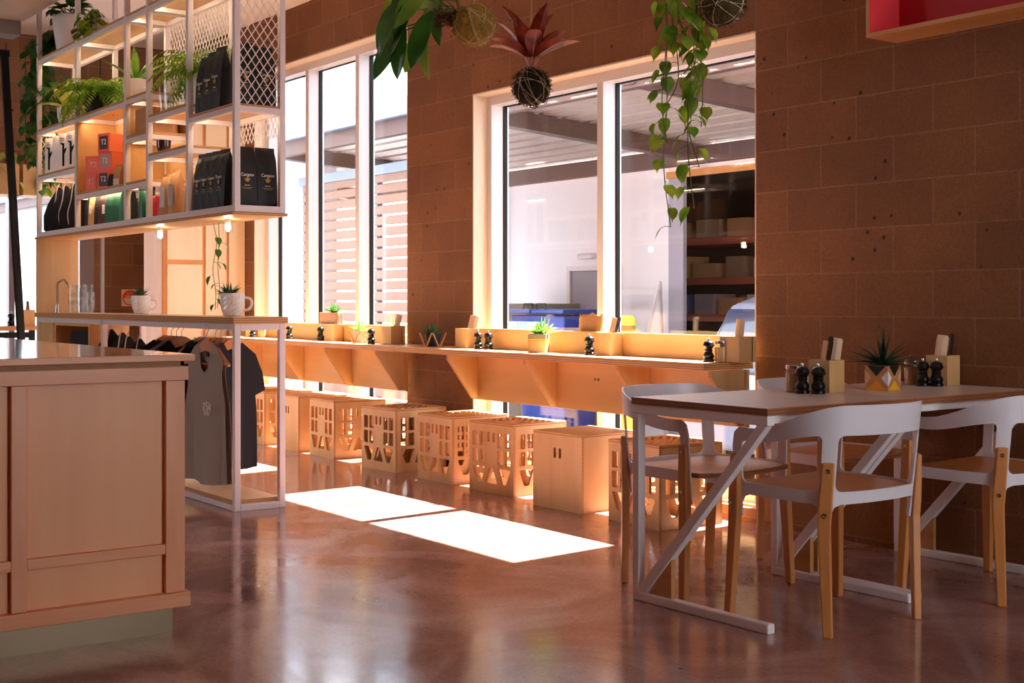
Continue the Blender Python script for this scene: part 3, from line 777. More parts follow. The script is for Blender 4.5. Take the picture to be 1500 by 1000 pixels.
# ------------------------------------------------------------------ chairs
def chair(name, label):
    t = thing(name, label, 'chair', (0,0,0), 0, 'white steel and beech chairs at the tables')
    lo = [(-.252, .205), (-.252, .05), (-.246, -.09), (-.213, -.190), (-.11, -.222), (0, -.228)]
    hi = [(-.268, .200), (-.276, .03), (-.272, -.12), (-.218, -.222), (-.115, -.275), (0, -.29)]
    def full(p): return curve_pts([(x, y, 0) for x, y in p] + [(-x, y, 0) for x, y in p[-2::-1]], 10)
    PL, PH = full(lo), full(hi)
    acc = [0.0]
    for a, c in zip(PH, PH[1:]): acc.append(acc[-1]+(c-a).length)
    Lt = acc[-1]
    def at(P, u):
        u = max(0, min(Lt, u)); k = 0
        while k < len(acc)-2 and acc[k+1] < u: k += 1
        f = (u-acc[k])/max(1e-9, acc[k+1]-acc[k]); p = P[k].lerp(P[k+1], f); d = (P[k+1]-P[k]).normalized(); return p, Vector((d.y, -d.x, 0))
    def f(u, v, w):
        k = (v-.45)/(.76-.45); p, nn = at(PL, u); q, n2 = at(PH, u); r = p.lerp(q, k); return Vector((r.x, r.y, v)) - (nn.lerp(n2, max(0, min(1, k)))).normalized()*(w-.0035)*1.0
    cu = Lt/2; ur = None
    # arc length of the rear corner
    ks = min(range(len(PH)), key=lambda i: (PH[i].x+.222)**2+(PH[i].y+.21)**2); ur = acc[ks]
    sm = lambda x: x*x*(3-2*x)
    def ztop(u):
        u = min(u, Lt-u); return .662 + .098*sm(max(0, min(1, (u-.10)/(ur+.06-.10))))
    def zbot(u):
        u = min(u, Lt-u); return .617 + .043*sm(max(0, min(1, (u-.12)/(ur-.12))))
    # outer outline (counter-clockwise), left half then mirrored
    N = 26
    top = [(u, ztop(u)) for u in [Lt*k/N for k in range(1, N)]]
    z0, zg = .432, .355; hw = .021
    def legdrop(u): return [(u-.055, z0), (u-.032, z0-.008), (u-hw, z0-.03), (u-hw, zg), (u+hw, zg), (u+hw, z0-.03), (u+.032, z0-.008), (u+.055, z0)]
    fr = .024
    outline = [(.002, zg), (fr+hw, zg), (fr+hw, z0-.03), (fr+.034, z0-.008), (fr+.06, z0)] + legdrop(ur) + legdrop(Lt-ur) + [(Lt-fr-.06, z0), (Lt-fr-.034, z0-.008), (Lt-fr-hw, z0-.03), (Lt-fr-hw, zg), (Lt-.002, zg), (Lt-.002, .60), (Lt-.012, .645), (Lt-.035, .662)] + top[::-1][1:-1] + [(.035, .662), (.012, .645), (.002, .60)]
    zs = .474
    def hole(u0, u1):
        n = 8; pts = [(u0, zs), (u1, zs)] + [(u1+(u0-u1)*k/n, zbot(u1+(u0-u1)*k/n)) for k in range(n+1)]
        o = []
        return rpoly(pts, .035, 4) if False else rpoly([(u0, zs), (u1, zs), (u1, zbot(u1))] + [(u1+(u0-u1)*k/n, zbot(u1+(u0-u1)*k/n)) for k in range(1, n)] + [(u0, zbot(u0))], .03, 4)
    holes = [hole(fr+hw+.003, ur-hw-.006), hole(ur+hw+.006, Lt-ur-hw-.006), hole(Lt-ur+hw+.006, Lt-fr-hw-.003)]
    b = BM(); sheet(b, outline, holes, .007, f, .028)
    fin('frame', b, 'chairwhite', t, smooth=True, bev=.002)
    # seat
    inner = [(p.x*.985, p.y*.985) for p in PL[::3]]
    pts = inner + [(.235, .228), (.12, .238), (-.12, .238), (-.235, .228)]
    b = BM()
    def sf(u, v, w): return Vector((u, v, .452 + w - .012*math.cos(min(1, abs(u)/.25)*math.pi/2)*(1 if v < .2 else .6)))
    sheet(b, pts, [], .018, sf, .05, emi=1); fin('seat', b, ['seatply', 'tabledge'], t, smooth=True, bev=.002)
    def loft(b, st, side):
        rs = []
        for c, wd, th, nn in st:
            n_ = Vector((nn.x, nn.y, 0)).normalized(); x_ = Vector((-n_.y, n_.x, 0))
            rs.append([b.verts.new(Vector(c) + x_*sx_*wd/2 + n_*sy_*th/2) for sx_, sy_ in ((-1, -1), (1, -1), (1, 1), (-1, 1))])
        for p, q in zip(rs, rs[1:]):
            for i in range(4): b.faces.new((p[i], p[(i+1) % 4], q[(i+1) % 4], q[i]))
        b.faces.new(rs[0][::-1]); b.faces.new(rs[-1])
    for sx, u, fx, fy, nm in ((-1, fr, .283, .197, 'f'), (1, Lt-fr, .283, .197, 'f'), (-1, ur, .228, -.196, 'r'), (1, Lt-ur, .228, -.196, 'r')):
        P_ = lambda v: f(u, v, .0035); O_ = lambda v: (f(u, v, -.01) - f(u, v, .01)).normalized()
        if O_(.5).dot(Vector((sx, -.1, 0))) < 0: O_0 = O_; O_ = lambda v: -O_0(v)
        st = [((sx*fx, fy, 0), .032, .026, O_(.4))] + [(P_(v) + O_(v)*(th/2+.003), wd, th, O_(v)) for v, wd, th in ((.36, .043, .030), (.42, .044, .028), (.50, .042, .022), (.572, .038, .016))]
        b = BM(); loft(b, st, sx); lg = fin('leg', b, 'beech', t, bev=.005, seg=3)
        for z, th in ((.545, .018), (.40, .029)):
            c = P_(z) + O_(z)*(th+.003); rot = Vector((0, 0, 1)).rotation_difference(O_(z)).to_matrix().to_4x4(); b = BM()
            lathe(b, [(.0075, -.004), (.0075, .0025), (.004, .003), (.003, .001)], 10, mat=Matrix.Translation(c) @ rot); fin('bolt', b, 'steel', lg, smooth=True)
    return t
c0 = chair('steel_beech_chair', 'white steel chair with beech legs, back to the camera at the near table')
c0.location = (-3.09, 3.585, 0); c0.rotation_euler = (0, 0, R(90))
dup(c0, 'white steel chair with beech legs at the wall table, back to the camera', (-3.03, 4.44, 0), 91)
dup(c0, 'white steel chair with beech legs on the stool side of the near table', (-3.745, 3.615, 0), -90)
dup(c0, 'white steel chair with beech legs on the window side of the wall table, mostly hidden', (-3.76, 4.385, 0), -90)

# ------------------------------------------------------------------ small table things
def cutlery_box(name, label, loc, rz, w=.085, d=.085, h=.13, group='wooden cutlery boxes', mt='ply'):
    t = thing(name, label, 'cutlery box', loc, rz, group); k = .009
    b = BM(); box(b, -w/2, w/2, -d/2, -d/2+k, 0, h); box(b, -w/2, w/2, d/2-k, d/2, 0, h); box(b, -w/2, -w/2+k, -d/2+k, d/2-k, 0, h); box(b, w/2-k, w/2, -d/2+k, d/2-k, 0, h); box(b, -w/2+k, w/2-k, -d/2+k, d/2-k, 0, k)
    fin('box_body', b, mt, t, bev=.001); return t
def knife(name, label, loc, tilt, rz, kind, group):
    b = BM()
    if kind == 'napkin':
        sheet(b, rrect(-.024, 0, .024, .2, .01), [], .004, lambda u, v, w: Vector((u, w+.012*(u/.024)**2, v)), .02); mt = 'napkin'
    elif kind == 'wood':
        sheet(b, rpoly([(-.006, 0), (.006, 0), (.009, .19), (-.009, .19)], .006), [], .008, lambda u, v, w: Vector((u, w, v))); mt = 'cutlery'
    else:
        sheet(b, rpoly([(-.004, 0), (.004, 0), (.011, .17), (.009, .205), (-.009, .205), (-.011, .17)], .008), [], .003, lambda u, v, w: Vector((u, w, v))); mt = 'steel'
    o = tag(fin(name, b, mt, smooth=False), label, {'napkin': 'napkin', 'wood': 'cutlery', 'steel': 'cutlery'}[kind], group)
    o.location = loc; o.rotation_euler = (R(tilt[0]), R(tilt[1]), R(rz)); return o
def grinder(name, label, loc):
    t = thing(name, label, 'pepper mill', loc, 0, 'black pepper and salt mills')
    b = BM(); lathe(b, [(.027, 0), (.028, .012), (.023, .016), (.027, .022), (.027, .034), (.022, .040), (.018, .050), (.021, .056), (.018, .062), (.022, .070), (.026, .074)], 18); fin('body', b, 'black', t, smooth=True)
    b = BM(); lathe(b, [(.026, .075), (.029, .079), (.026, .085), (.024, .093), (.018, .1), (.006, .104)], 18); fin('head', b, 'black', t, smooth=True)
    b = BM(); lathe(b, [(.005, .103), (.0065, .109), (.006, .114), (.002, .117)], 10); fin('knob', b, 'chrome', t, smooth=True); return t
def jar(name, label, loc):
    t = thing(name, label, 'jar', loc, 0, 'glass jars of seasoning')
    b = BM(); lathe(b, [(.029, 0), (.033, .004), (.0335, .075), (.029, .086), (.029, .092)], 18, cap=False); fin('glass', b, 'clear', t, smooth=True)
    b = BM(); lathe(b, [(.030, .002), (.0315, .06), (.0315, .072)], 18); fin('contents', b, 'salt', t, smooth=True)
    b = BM(); lathe(b, [(.0325, .088), (.0335, .092), (.0335, .102), (.031, .105)], 20); fin('lid', b, 'steel', t, smooth=True); return t
cb = cutlery_box('cutlery_box', 'square wooden cutlery box on the near table', (-3.452, 3.995, TZ), 1, .105, .088, .125, group='cutlery boxes on the white tables')
cutlery_box('cutlery_box', 'square wooden cutlery box on the wall table at right', (-3.46, 4.735, TZ), 1, .105, .088, .125, group='cutlery boxes on the white tables')
K = 'cutlery in the table boxes'
def cut3(x, y, z, rz, w, kinds, labs, K):
    dx = ((-.022, -.018), (-.012, .002), (-.004, .022))
    for k, (kind, lab) in enumerate(zip(kinds, labs)):
        knife({'napkin': 'paper_napkin', 'wood': 'wooden_stirrer', 'steel': 'table_knife'}[kind], lab, (x+dx[k][0], y+dx[k][1], z+.012), (-4, 7), rz, kind, K)
cut3(-3.452, 3.995, TZ, 30, 0, ('wood', 'steel', 'napkin'), ('wooden stick leaning in the cutlery box on the near table', 'steel knife in the cutlery box on the near table', 'folded brown napkin in the cutlery box on the near table'), K)
cut3(-3.46, 4.735, TZ, 25, 0, ('napkin', 'wood', 'steel'), ('folded brown napkin in the cutlery box on the wall table', 'wooden stick leaning in the cutlery box on the wall table', 'steel knife in the cutlery box on the wall table'), K)
g0 = grinder('pepper_mill', 'black mill on the near table, left of two beside the jar', (-3.455, 3.862, TZ))
dup(g0, 'black mill on the near table, right of two, against the cutlery box', (-3.405, 3.895, TZ))
dup(g0, 'black mill on the wall table, left of two beside the jar', (-3.46, 4.60, TZ))
dup(g0, 'black mill on the wall table, right of two, by the cutlery box', (-3.418, 4.635, TZ))
j0 = jar('seasoning_jar', 'glass jar with a silver lid on the near table', (-3.53, 3.90, TZ))
dup(j0, 'glass jar with a silver lid on the wall table', (-3.545, 4.64, TZ))
# geometric planter with a spiky plant
t = thing('potted_aloe', 'spiky dark green plant in a diamond patterned wooden cube pot on the table', 'plant', (-3.405, 4.275, TZ), 0)
t.rotation_euler = (0, 0, R(9)); w = .05; h = .098
b = BM(); box(b, -w, w, -w, w, 0, h); fin('pot', b, 'oak', t, bev=.002)
M['facepale'] = plain('facet_white', '#e9dfe2', .5); M['facetan'] = plain('facet_tan', '#d9a888', .5); M['faceyel'] = plain('facet_yellow', '#f0b81e', .5); M['faceor'] = plain('facet_orange', '#eb9a2c', .5)
for k in range(4):
    rot = Matrix.Rotation(R(90*k), 4, 'Z'); F = lambda pts, mt, nm: (lambda bb: (sheet(bb, pts, [], .0012, lambda u, v, ww: rot @ Vector((u, -w-.0012+ww, v))), fin(nm, bb, mt, t)))(BM())
    F([(-.04, .097), (.04, .097), (0, .056)], 'dkpot', 'dark_triangle')
    F([(-.043, .001), (.043, .001), (0, .04)], 'faceyel' if k % 2 else 'faceor', 'yellow_triangle')
    F([(-.0498, .079), (-.022, .05), (-.0498, .018)], 'facepale' if k % 2 else 'facetan', 'pale_facet'); F([(.0498, .079), (.0498, .018), (.022, .05)], 'facepale' if not k % 2 else 'facetan', 'pale_facet')
b = BM(); box(b, -w+.004, w-.004, -w+.004, w-.004, h-.002, h+.002); fin('soil', b, 'soil', t)
b = BM(); rosette(b, (0, 0, h), 30, .15, .022, random.Random(11), .15, 1.0, .5, 'blade', .7); fin('leaves', b, 'aloe', t, smooth=True)
# ------------------------------------------------------------------ clothes rack / servery shelf
RX, RF, RB = -6.425, 2.86, 3.15
t = thing('clothes_rack', 'long white framed rack with plywood top and base, shirts hanging inside', 'rack', (-8.1, 3.0, 0)); L = t.location
q = .034
for x, y in ((RX, RF), (RX, RB-q), (-8.48, RF), (-8.48, RB-q), (-9.93+q, RF), (-9.93+q, RB-q)):
    b = BM(); box(b, x-q, x, y, y+q, 0, .978); fin('post', b, 'white', t, bev=.003, local=L)
for z0 in (0.0, .944):
    for y in (RF, RB-q):
        b = BM(); box(b, -9.896, RX-q, y, y+q, z0+.001, z0+q-.001); fin('rail', b, 'white', t, bev=.003, local=L)
    for x in (RX-q, -9.93):
        b = BM(); box(b, x, x+q, RF+q, RB-q, z0, z0+q); fin('rail', b, 'white', t, bev=.003, local=L)
b = BM(); box(b, -9.93, RX+.008, RF-.012, RB+.012, .978, 1.013, 0, 1); fin('rack_top', b, ['top', 'plye'], t, bev=.002, local=L)
b = BM(); box(b, -9.88, RX-q-.002, RF+.012, RB-.012, q, q+.02, 0, 1); fin('base_shelf', b, ['top', 'plye'], t, local=L)
b = BM(); tube(b, [(-8.40, 3.05, .958), (RX-q, 3.05, .958)], .012, 10); fin('hanging_rail', b, 'steel', t, smooth=True, local=L)
b = BM(); box(b, -9.94, -9.922, RF, RB+.015, 1.013, 1.548); fin('end_panel', b, 'ply', t, bev=.001, local=L)
b = BM(); box(b, -9.89, -9.53, RF+.002, RF+.018, q+.02, .944); fin('front_panel', b, 'ply', t, bev=.001, local=L)
b = BM(); box(b, -9.52, -9.50, RF+.01, RB-.01, .60, .944); box(b, -8.79, -8.77, RF+.01, RB-.01, .60, .944); box(b, -9.50, -8.79, RB-.03, RB-.012, .60, .944); box(b, -9.50, -8.79, RF+.01, RB-.03, .60, .618); box(b, -9.5, -8.79, RF+.01, RB-.03, .926, .944)
fin('niche_box', b, 'plyx', t, local=L)
# packets in the niche
def packet(name, label, loc, rz, mt='blackmat', w=.12, d=.05, h=.2, band=True, group=None, cat='packet'):
    t = thing(name, label, cat, loc, rz, group)
    b = BM(); st = [(0, 1, 1), (.06, 1, 1.05), (.5, 1, .9), (.8, .98, .45), (.93, 1, .1), (1, 1, .08)]; rs = []
    for z, a, c in st: rs.append([b.verts.new((sx*w/2*a, sy*d/2*c, z*h)) for sx, sy in ((-1,-1),(1,-1),(1,1),(-1,1))])
    for p, q_ in zip(rs, rs[1:]):
        for i in range(4): b.faces.new((p[i], p[(i+1)%4], q_[(i+1)%4], q_[i]))
    b.faces.new(rs[0][::-1]); b.faces.new(rs[-1]); fin('pouch', b, mt, t, bev=.004)
    if band:
        b = BM(); box(b, -w*.42, w*.42, -d*.53-.001, -d*.53, .08*h, .36*h); fin('label_band', b, 'kraftl', t)
    return t
p0 = packet('snack_packet', 'black packet in the plywood niche of the rack, left of two', (-9.33, 2.96, .618), 12, w=.13, h=.27, group='packets in the rack niche')
dup(p0, 'black packet in the plywood niche of the rack, right of two', (-9.13, 2.96, .618), 12)
# hangers and garments
def hanger(name, label, loc, rz, bar_=True):
    t = thing(name, label, 'hanger', loc, rz, 'wooden hangers on the rack rail')
    b = BM(); sheet(b, rpoly([(-.205, -.125), (-.195, -.14), (-.1, -.085), (0, -.055), (.1, -.085), (.195, -.14), (.205, -.125), (.11, -.05), (.03, -.005), (0, .003), (-.03, -.005), (-.11, -.05)], .012), [], .016, lambda u, v, w: Vector((u, w-.008, v)))
    fin('shoulders', b, 'hanger', t, bev=.004)
    b = BM(); tube(b, curve_pts([(0, 0, -.002), (0, 0, .03), (.012, 0, .045), (.02, 0, .065), (.004, 0, .082), (-.014, 0, .074)], 5), .0022, 6); fin('hook', b, 'steel', t, smooth=True)
    if bar_:
        b = BM(); tube(b, [(-.185, 0, -.128), (.185, 0, -.128)], .005, 8); fin('trouser_bar', b, 'hanger', t, smooth=True)
    return t
def garment(name, label, cat, loc, rz, mt, kind, length=.66, wid=.23, seed=1):
    r = random.Random(seed); sg = .205
    if kind == 'tank':
        half = [(.062, -.012), (.10, -.03), (.165, -.105), (.150, -.17), (.16, -.25), (wid*.80, -.34), (wid*.84, -.5), (wid*.9, -length)]
        neck_f, neck_b = [(.05, -.07), (.03, -.15), (0, -.17)], [(.05, -.02), (0, -.035)]
    else:
        half = [(.075, -.02), (.19, -.09), (.25, -.20), (.275, -.30), (.185, -.325), (.175, -.26), (wid*.82, -.4), (wid*.84, -.55), (wid*.86, -length)]
        neck_f, neck_b = [(.05, -.055), (.025, -.08), (0, -.085)], [(.05, -.02), (0, -.03)]
    b = BM(); ph = r.uniform(0, 6)
    hem = lambda x: -length + .008*math.sin(x*16+ph)
    for side, neck in ((-1, neck_f), (1, neck_b)):
        right = half[:-1] + [(half[-1][0], hem(half[-1][0]))]
        nn = 14; bottom = [(half[-1][0]*(1-2*k/nn), hem(half[-1][0]*(1-2*k/nn))) for k in range(1, nn)]
        left = [(-x, (hem(-x) if i == len(half)-1 else z)) for i, (x, z) in enumerate(half)][::-1]
        nl = neck[:-1]
        out = right + bottom + left + [(-x, z) for x, z in nl] + [neck[-1]] + nl[::-1]
        def f(u, v, w):
            k = max(0, 1-(abs(u)/.2)**2); dpt = .008 + .014*k*min(1, max(0, (-v-.06)/.2))
            fold = (.02 if kind == 'tank' else .010)*math.sin(u*(26 if kind == 'tank' else 34) + ph + side + v*2.0)*min(1, max(0, (-v-.2)/.3)) + .006*math.sin(u*70+ph*2)*min(1, max(0, (-v-.3)/.3))
            return Vector((u*(1-.10*max(0, -v-.3)), side*(dpt+fold*.8+w), v))
        sheet(b, out, [], .002, f, .03)
    o = tag(fin(name, b, mt, smooth=True), label, cat, 'shirts on the clothes rack'); o.location = loc; o.rotation_euler = (0, 0, R(rz))
    return o
HZ = .888
hl = [(-7.75, 3.0, 96, 'wooden hanger at the far end of the rack, behind the service counter'), (-7.655, 3.0, 92, 'second wooden hanger along in the rack group nearest the service counter'), (-7.575, 3.0, 93, 'third wooden hanger along in the rack group nearest the service counter'), (-7.495, 3.0, 93, 'fourth wooden hanger along in the rack group nearest the service counter'),
      (-6.73, 2.835, 12, 'wooden hanger carrying the grey tank top'), (-7.34, 3.06, 100, 'wooden hanger just left of the right hand group, behind the tank top'), (-7.26, 3.06, 104, 'second wooden hanger behind the tank top hanger'),
      (-7.16, 3.07, 112, 'first wooden hanger of the right hand rack group'), (-7.09, 3.07, 112, 'second wooden hanger of the right hand rack group'), (-7.02, 3.07, 113, 'third wooden hanger of the right hand rack group'), (-6.94, 3.07, 114, 'last wooden hanger of the rack, closest to the end post')]
M['dkgrey'] = plain('dark_grey_jersey', '#4a4650', .95)
gl = [('t_shirt', 'tee', 'blackcloth', .56), ('t_shirt', 'tee', 'navy', .58), ('t_shirt', 'tee', 'lilac', .57), ('t_shirt', 'tee', 'blackcloth', .56),
      ('tank_top', 'tank', 'grey', .76), ('tank_top', 'tank', 'dkgrey', .74), ('t_shirt', 'tee', 'blackcloth', .62), ('t_shirt', 'tee', 'navy', .70), ('t_shirt', 'tee', 'navy', .72), ('tank_top', 'tank', 'lilac', .70), ('t_shirt', 'tee', 'blackcloth', .73)]
gt = ['black tee at the far end of the clothes rack', 'charcoal tee second along on the far half of the rack', 'pale grey tee third along on the far half of the rack', 'black tee fourth along, left of the grey tank top',
      'long grey marl tank top with a small white badge print', 'dark grey tank top right behind the grey marl one', 'black tee two behind the grey tank top', 'charcoal tee in the right hand group, first of four', 'charcoal tee in the right hand group, second of four', 'pale grey tank top near the rack end post', 'black tee closest to the end post of the rack']
h0 = None; rr = random.Random(4); sh = []
for k, ((x, yh, rz, lab), (nm, kind, mt, ln), gtxt) in enumerate(zip(hl, gl, gt)):
    if h0 is None: h0 = hanger('wooden_hanger', lab, (x, yh, HZ), rz)
    else: dup(h0, lab, (x, yh, HZ), rz)
    sh.append(garment(nm, gtxt, 'shirt', (x, yh, HZ-.004), rz, mt, kind, ln, .235, k+1))
# badge print on the tank
b = BM()
pts = [(-.03, .03), (.0, .036), (.03, .025), (.034, 0), (.018, -.034), (-.016, -.034), (-.028, -.005)]
for a, c in list(zip(pts, pts[1:]+pts[:1])) + [(pts[0], pts[3]), (pts[1], pts[6]), (pts[2], pts[5]), (pts[6], pts[3]), (pts[4], pts[6]), ((0, .005), pts[1]), ((0, .005), pts[4])]:
    bar(b, (a[0]+.055, -.040, a[1]-.36), (c[0]+.055, -.040, c[1]-.36), .0022, .002, up=(0, 1, 0))
fin('badge_print', b, 'offwhite', sh[4])
b = BM(); box(b, -.012, .012, .0, .004, -.085, -.05); fin('neck_tag', b, 'blackmat', sh[4])
# aprons / tote bags under the rack top near the niche
def tote(name, label, cat, x, y, z, rz, h, w, group, mt='blackcloth', strap='lilac'):
    t = thing(name, label, cat, (x, y, z), rz, group); b = BM()
    rs = []
    for k, (zz, a, d) in enumerate(((0, .92, .5), (.03, 1, .9), (.35, 1, 1), (.62, .74, .7), (.82, .42, .5), (.95, .18, .3), (1, .08, .2))):
        n = 12; rs.append([b.verts.new((w/2*a*math.cos(6.283*i/n), .03*d*math.sin(6.283*i/n)+.004*math.sin(5*i+zz*9), zz*h)) for i in range(n)])
    for p, q_ in zip(rs, rs[1:]):
        for i in range(12): b.faces.new((p[i], p[(i+1)%12], q_[(i+1)%12], q_[i]))
    b.faces.new(rs[0][::-1]); b.faces.new(rs[-1]); fin('cloth', b, mt, t, smooth=True)
    b = BM(); tube(b, curve_pts([(-w*.22, -.02, h*.1), (-w*.26, -.034, h*.35), (-w*.15, -.028, h*.66), (-.02, -.012, h*.93), (0, 0, h+.03)], 5), .004, 5); fin('strap', b, strap, t, smooth=True)
    return t
t0 = tote('black_apron', 'black folded apron hanging in the rack, left of its white middle post', 'apron', -8.66, 2.98, .60, 80, .31, .25, 'aprons hanging in the rack')
dup(t0, 'second black apron in the rack, partly behind the white middle post', (-8.56, 3.02, .58), 84)
dup(t0, 'black apron with pale strap just right of the rack middle post', (-8.33, 2.98, .56), 82)
dup(t0, 'black apron with pale strap nearest the hanging shirts', (-8.13, 2.98, .55), 85)
b = BM(); tube(b, [(-8.77, 3.05, .953), (-8.45, 3.05, .953)], .006, 8); tag(fin('apron_rod', b, 'steel'), 'thin steel rod under the rack top holding the black aprons', 'rod')
t = thing('potted_shrub', 'bushy dark green pot plant on the floor behind the hanging aprons', 'plant', (-8.9, 3.62, 0))
b = BM(); lathe(b, [(.10, 0), (.14, .28), (.13, .28), (.12, .22)], 20); fin('pot', b, 'potwhite', t, smooth=True)
b = BM(); rg = random.Random(2)
for i in range(150):
    d = rvec(rg, -.1); leaf(b, Vector((0, 0, .6))+d*rg.uniform(.03, .17), d, .1, .035, curl=.5, kind='oval', n=3)
tube(b, [(0, 0, .22), (0, 0, .6)], .012, 6); fin('foliage', b, 'leafdk', t)
# mugs planted with succulents
def mug(name, label, loc, rz, s, seed):
    t = thing(name, label, 'plant', loc, rz, 'mug planters on the rack'); t.scale = (s,)*3
    b = BM(); n = 22; pr = [(.036, 0), (.044, .006), (.054, .035), (.060, .07), (.062, .105), (.0625, .118), (.058, .118), (.056, .10)]; rs = []
    sub = []
    for (r0, z0), (r1, z1) in zip(pr[:5], pr[1:6]):
        for k in range(3): sub.append((r0+(r1-r0)*k/3, z0+(z1-z0)*k/3))
    sub += pr[5:]
    for k, (r_, z) in enumerate(sub):
        rs.append([b.verts.new(((r_ + (.0018 if (2 < k < 13 and (i+k) % 2 == 0) else 0))*math.cos(6.283*i/n), (r_+(.0018 if (2 < k < 13 and (i+k) % 2 == 0) else 0))*math.sin(6.283*i/n), z)) for i in range(n)])
    for p, q_ in zip(rs, rs[1:]):
        for i in range(n): b.faces.new((p[i], p[(i+1)%n], q_[(i+1)%n], q_[i]))
    b.faces.new(rs[0][::-1]); b.faces.new(rs[-1]); fin('mug', b, 'ceramic', t)
    b = BM(); tube(b, curve_pts([(.052, 0, .032), (.078, 0, .035), (.096, 0, .06), (.09, 0, .088), (.06, 0, .096)], 6), [.007]*25, 8); fin('handle', b, 'ceramic', t, smooth=True)
    b = BM(); lathe(b, [(.056, .100), (.02, .104)], 16); fin('soil', b, 'soil', t)
    b = BM(); r = random.Random(seed)
    for i in range(5): rosette(b, (r.uniform(-.03, .03), r.uniform(-.03, .03), .1), 11, .085, .013, r, .3, 1, .3, 'blade', .8)
    fin('leaves', b, 'succ', t, smooth=True); return t
m0 = mug('mug_planter', 'white textured mug with a succulent, further along the rack by the red sign', (-8.16, 3.0, 1.013), 52, 1.0, 3)
dup(m0, 'white textured mug with a succulent at the near end of the rack', (-6.77, 3.0, 1.013), 60, scale=(1.08,)*3)
# tumblers and tap
def tumbler(label, loc):
    t = tag((lambda b: (lathe(b, [(.026, 0), (.034, .09), (.032, .09), (.025, .006), (.0, .006)], 14, cap=False), fin('glass_tumbler', b, 'clear', smooth=True))[1])(BM()), label, 'glass', 'stacked tumblers on the rack'); t.location = loc; return t
u0 = tumbler('clear tumbler in the upside down stacks, bottom row at the left end', (-9.50, 2.99, 1.013))
n = 0; rw = ['bottom', 'middle', 'top']; cl = ['at the left end', 'second from left', 'third from left', 'fourth from left', 'at the right end']
for i in range(5):
    for j in range(3 if i < 4 else 2):
        if i == 0 and j == 0: continue
        o = u0.copy(); COL.objects.link(o); o.location = (-9.50+i*.095, 2.99+(.02 if i % 2 else 0), 1.013+j*.055); o['label'] = 'clear tumbler in the upside down stacks, %s row %s' % (rw[j], cl[i])
t = thing('gooseneck_tap', 'slim brown gooseneck water tap at the far end of the rack', 'tap', (-9.66, 2.93, 1.013))
b = BM(); tube(b, curve_pts([(0, 0, 0), (0, 0, .14), (.005, 0, .21), (.045, .03, .235), (.075, .05, .20), (.077, .052, .175)], 8), .008, 10); fin('spout', b, plain('bronze', '#8f6a55', .25, .9), t, smooth=True)
b = BM(); lathe(b, [(.018, 0), (.016, .02), (.012, .06)], 14); fin('tap_base', b, 'steel', t, smooth=True)
# ------------------------------------------------------------------ hanging shelf unit over the rack
SP = [-9.93, -9.03, -8.07, -7.69, -7.07, -6.425]
t = thing('hanging_shelf_unit', 'large white framed plywood shelf unit hung from the ceiling above the rack', 'shelf unit', (-8.1, 3.0, 1.55)); L = t.location
q = .032; SB = 1.548
def post(x0, y0, zt=ZC):
    b = BM(); box(b, x0, x0+q, y0, y0+q, SB+.016, zt); fin('post', b, 'white', t, bev=.002, local=L)
for k, x in enumerate(SP):
    x0 = x if k == 0 else (x-q if k == 5 else x-q/2)
    post(x0, RF); post(x0, RB-q)
def shelf(x0, x1, z, board=True):
    """z = top of board"""
    b = BM(); box(b, x0+q*.5, x1-q*.5, RF+.004, RB-.004, z-.016, z, 0, 1); fin('shelf_board', b, ['plyx', 'plye'], t, bev=.001, local=L)
    for y in (RF, RB-q):
        b = BM(); box(b, x0+q*.51, x1-q*.51, y+.001, y+q-.001, z-.016-.028, z-.0165); fin('shelf_rail', b, 'white', t, local=L)
    for x in (x0+q*.5, x1-q*.5-q):
        b = BM(); box(b, x, x+q*.9, RF+q, RB-q, z-.044, z-.0165); fin('cross_rail', b, 'white', t, local=L)
    b = BM(); box(b, x0+q*1.6, x1-q*1.6, RF+q+.001, RF+q+.009, z-.023, z-.0165); fin('strip_light', b, 'led', t, local=L)  # added strip, tucked out of sight behind the front rail to light the bay
LV = [(-9.93, -9.03, 2.87), (-9.03, -8.07, 2.87), (-8.07, -7.69, 2.87), (-7.69, -7.07, 2.87), (-7.07, -6.425, 2.87),
      (-9.93, -9.03, 2.35), (-9.03, -8.07, 2.35), (-8.07, -7.69, 2.355), (-7.69, -7.07, 2.205), (-7.07, -6.425, 2.132),
      (-9.93, -9.03, 2.017), (-9.03, -8.07, 1.828), (-8.07, -7.69, 2.115), (-8.07, -7.69, 1.83), (-7.69, -7.07, 1.975)]
for a in LV: shelf(*a)
b = BM(); box(b, -9.935, RX+.004, RF-.012, RB+.012, SB, SB+.016, 0, 1); fin('base_board', b, ['plyx', 'plye'], t, bev=.001, local=L)
for y in (RF, RB-q):
    b = BM(); box(b, -9.9, RX-q, y+.001, y+q-.001, SB+.016, SB+.05); fin('shelf_rail', b, 'white', t, local=L)
for x in (RX-q, -9.93):
    b = BM(); box(b, x+.001, x+q-.001, RF+q, RB-q, SB+.016, SB+.05); fin('cross_rail', b, 'white', t, local=L)
b = BM(); box(b, RX-q+.001, RX-.001, RF+q, RB-q, 2.09, 2.118); fin('cross_rail', b, 'white', t, local=L)
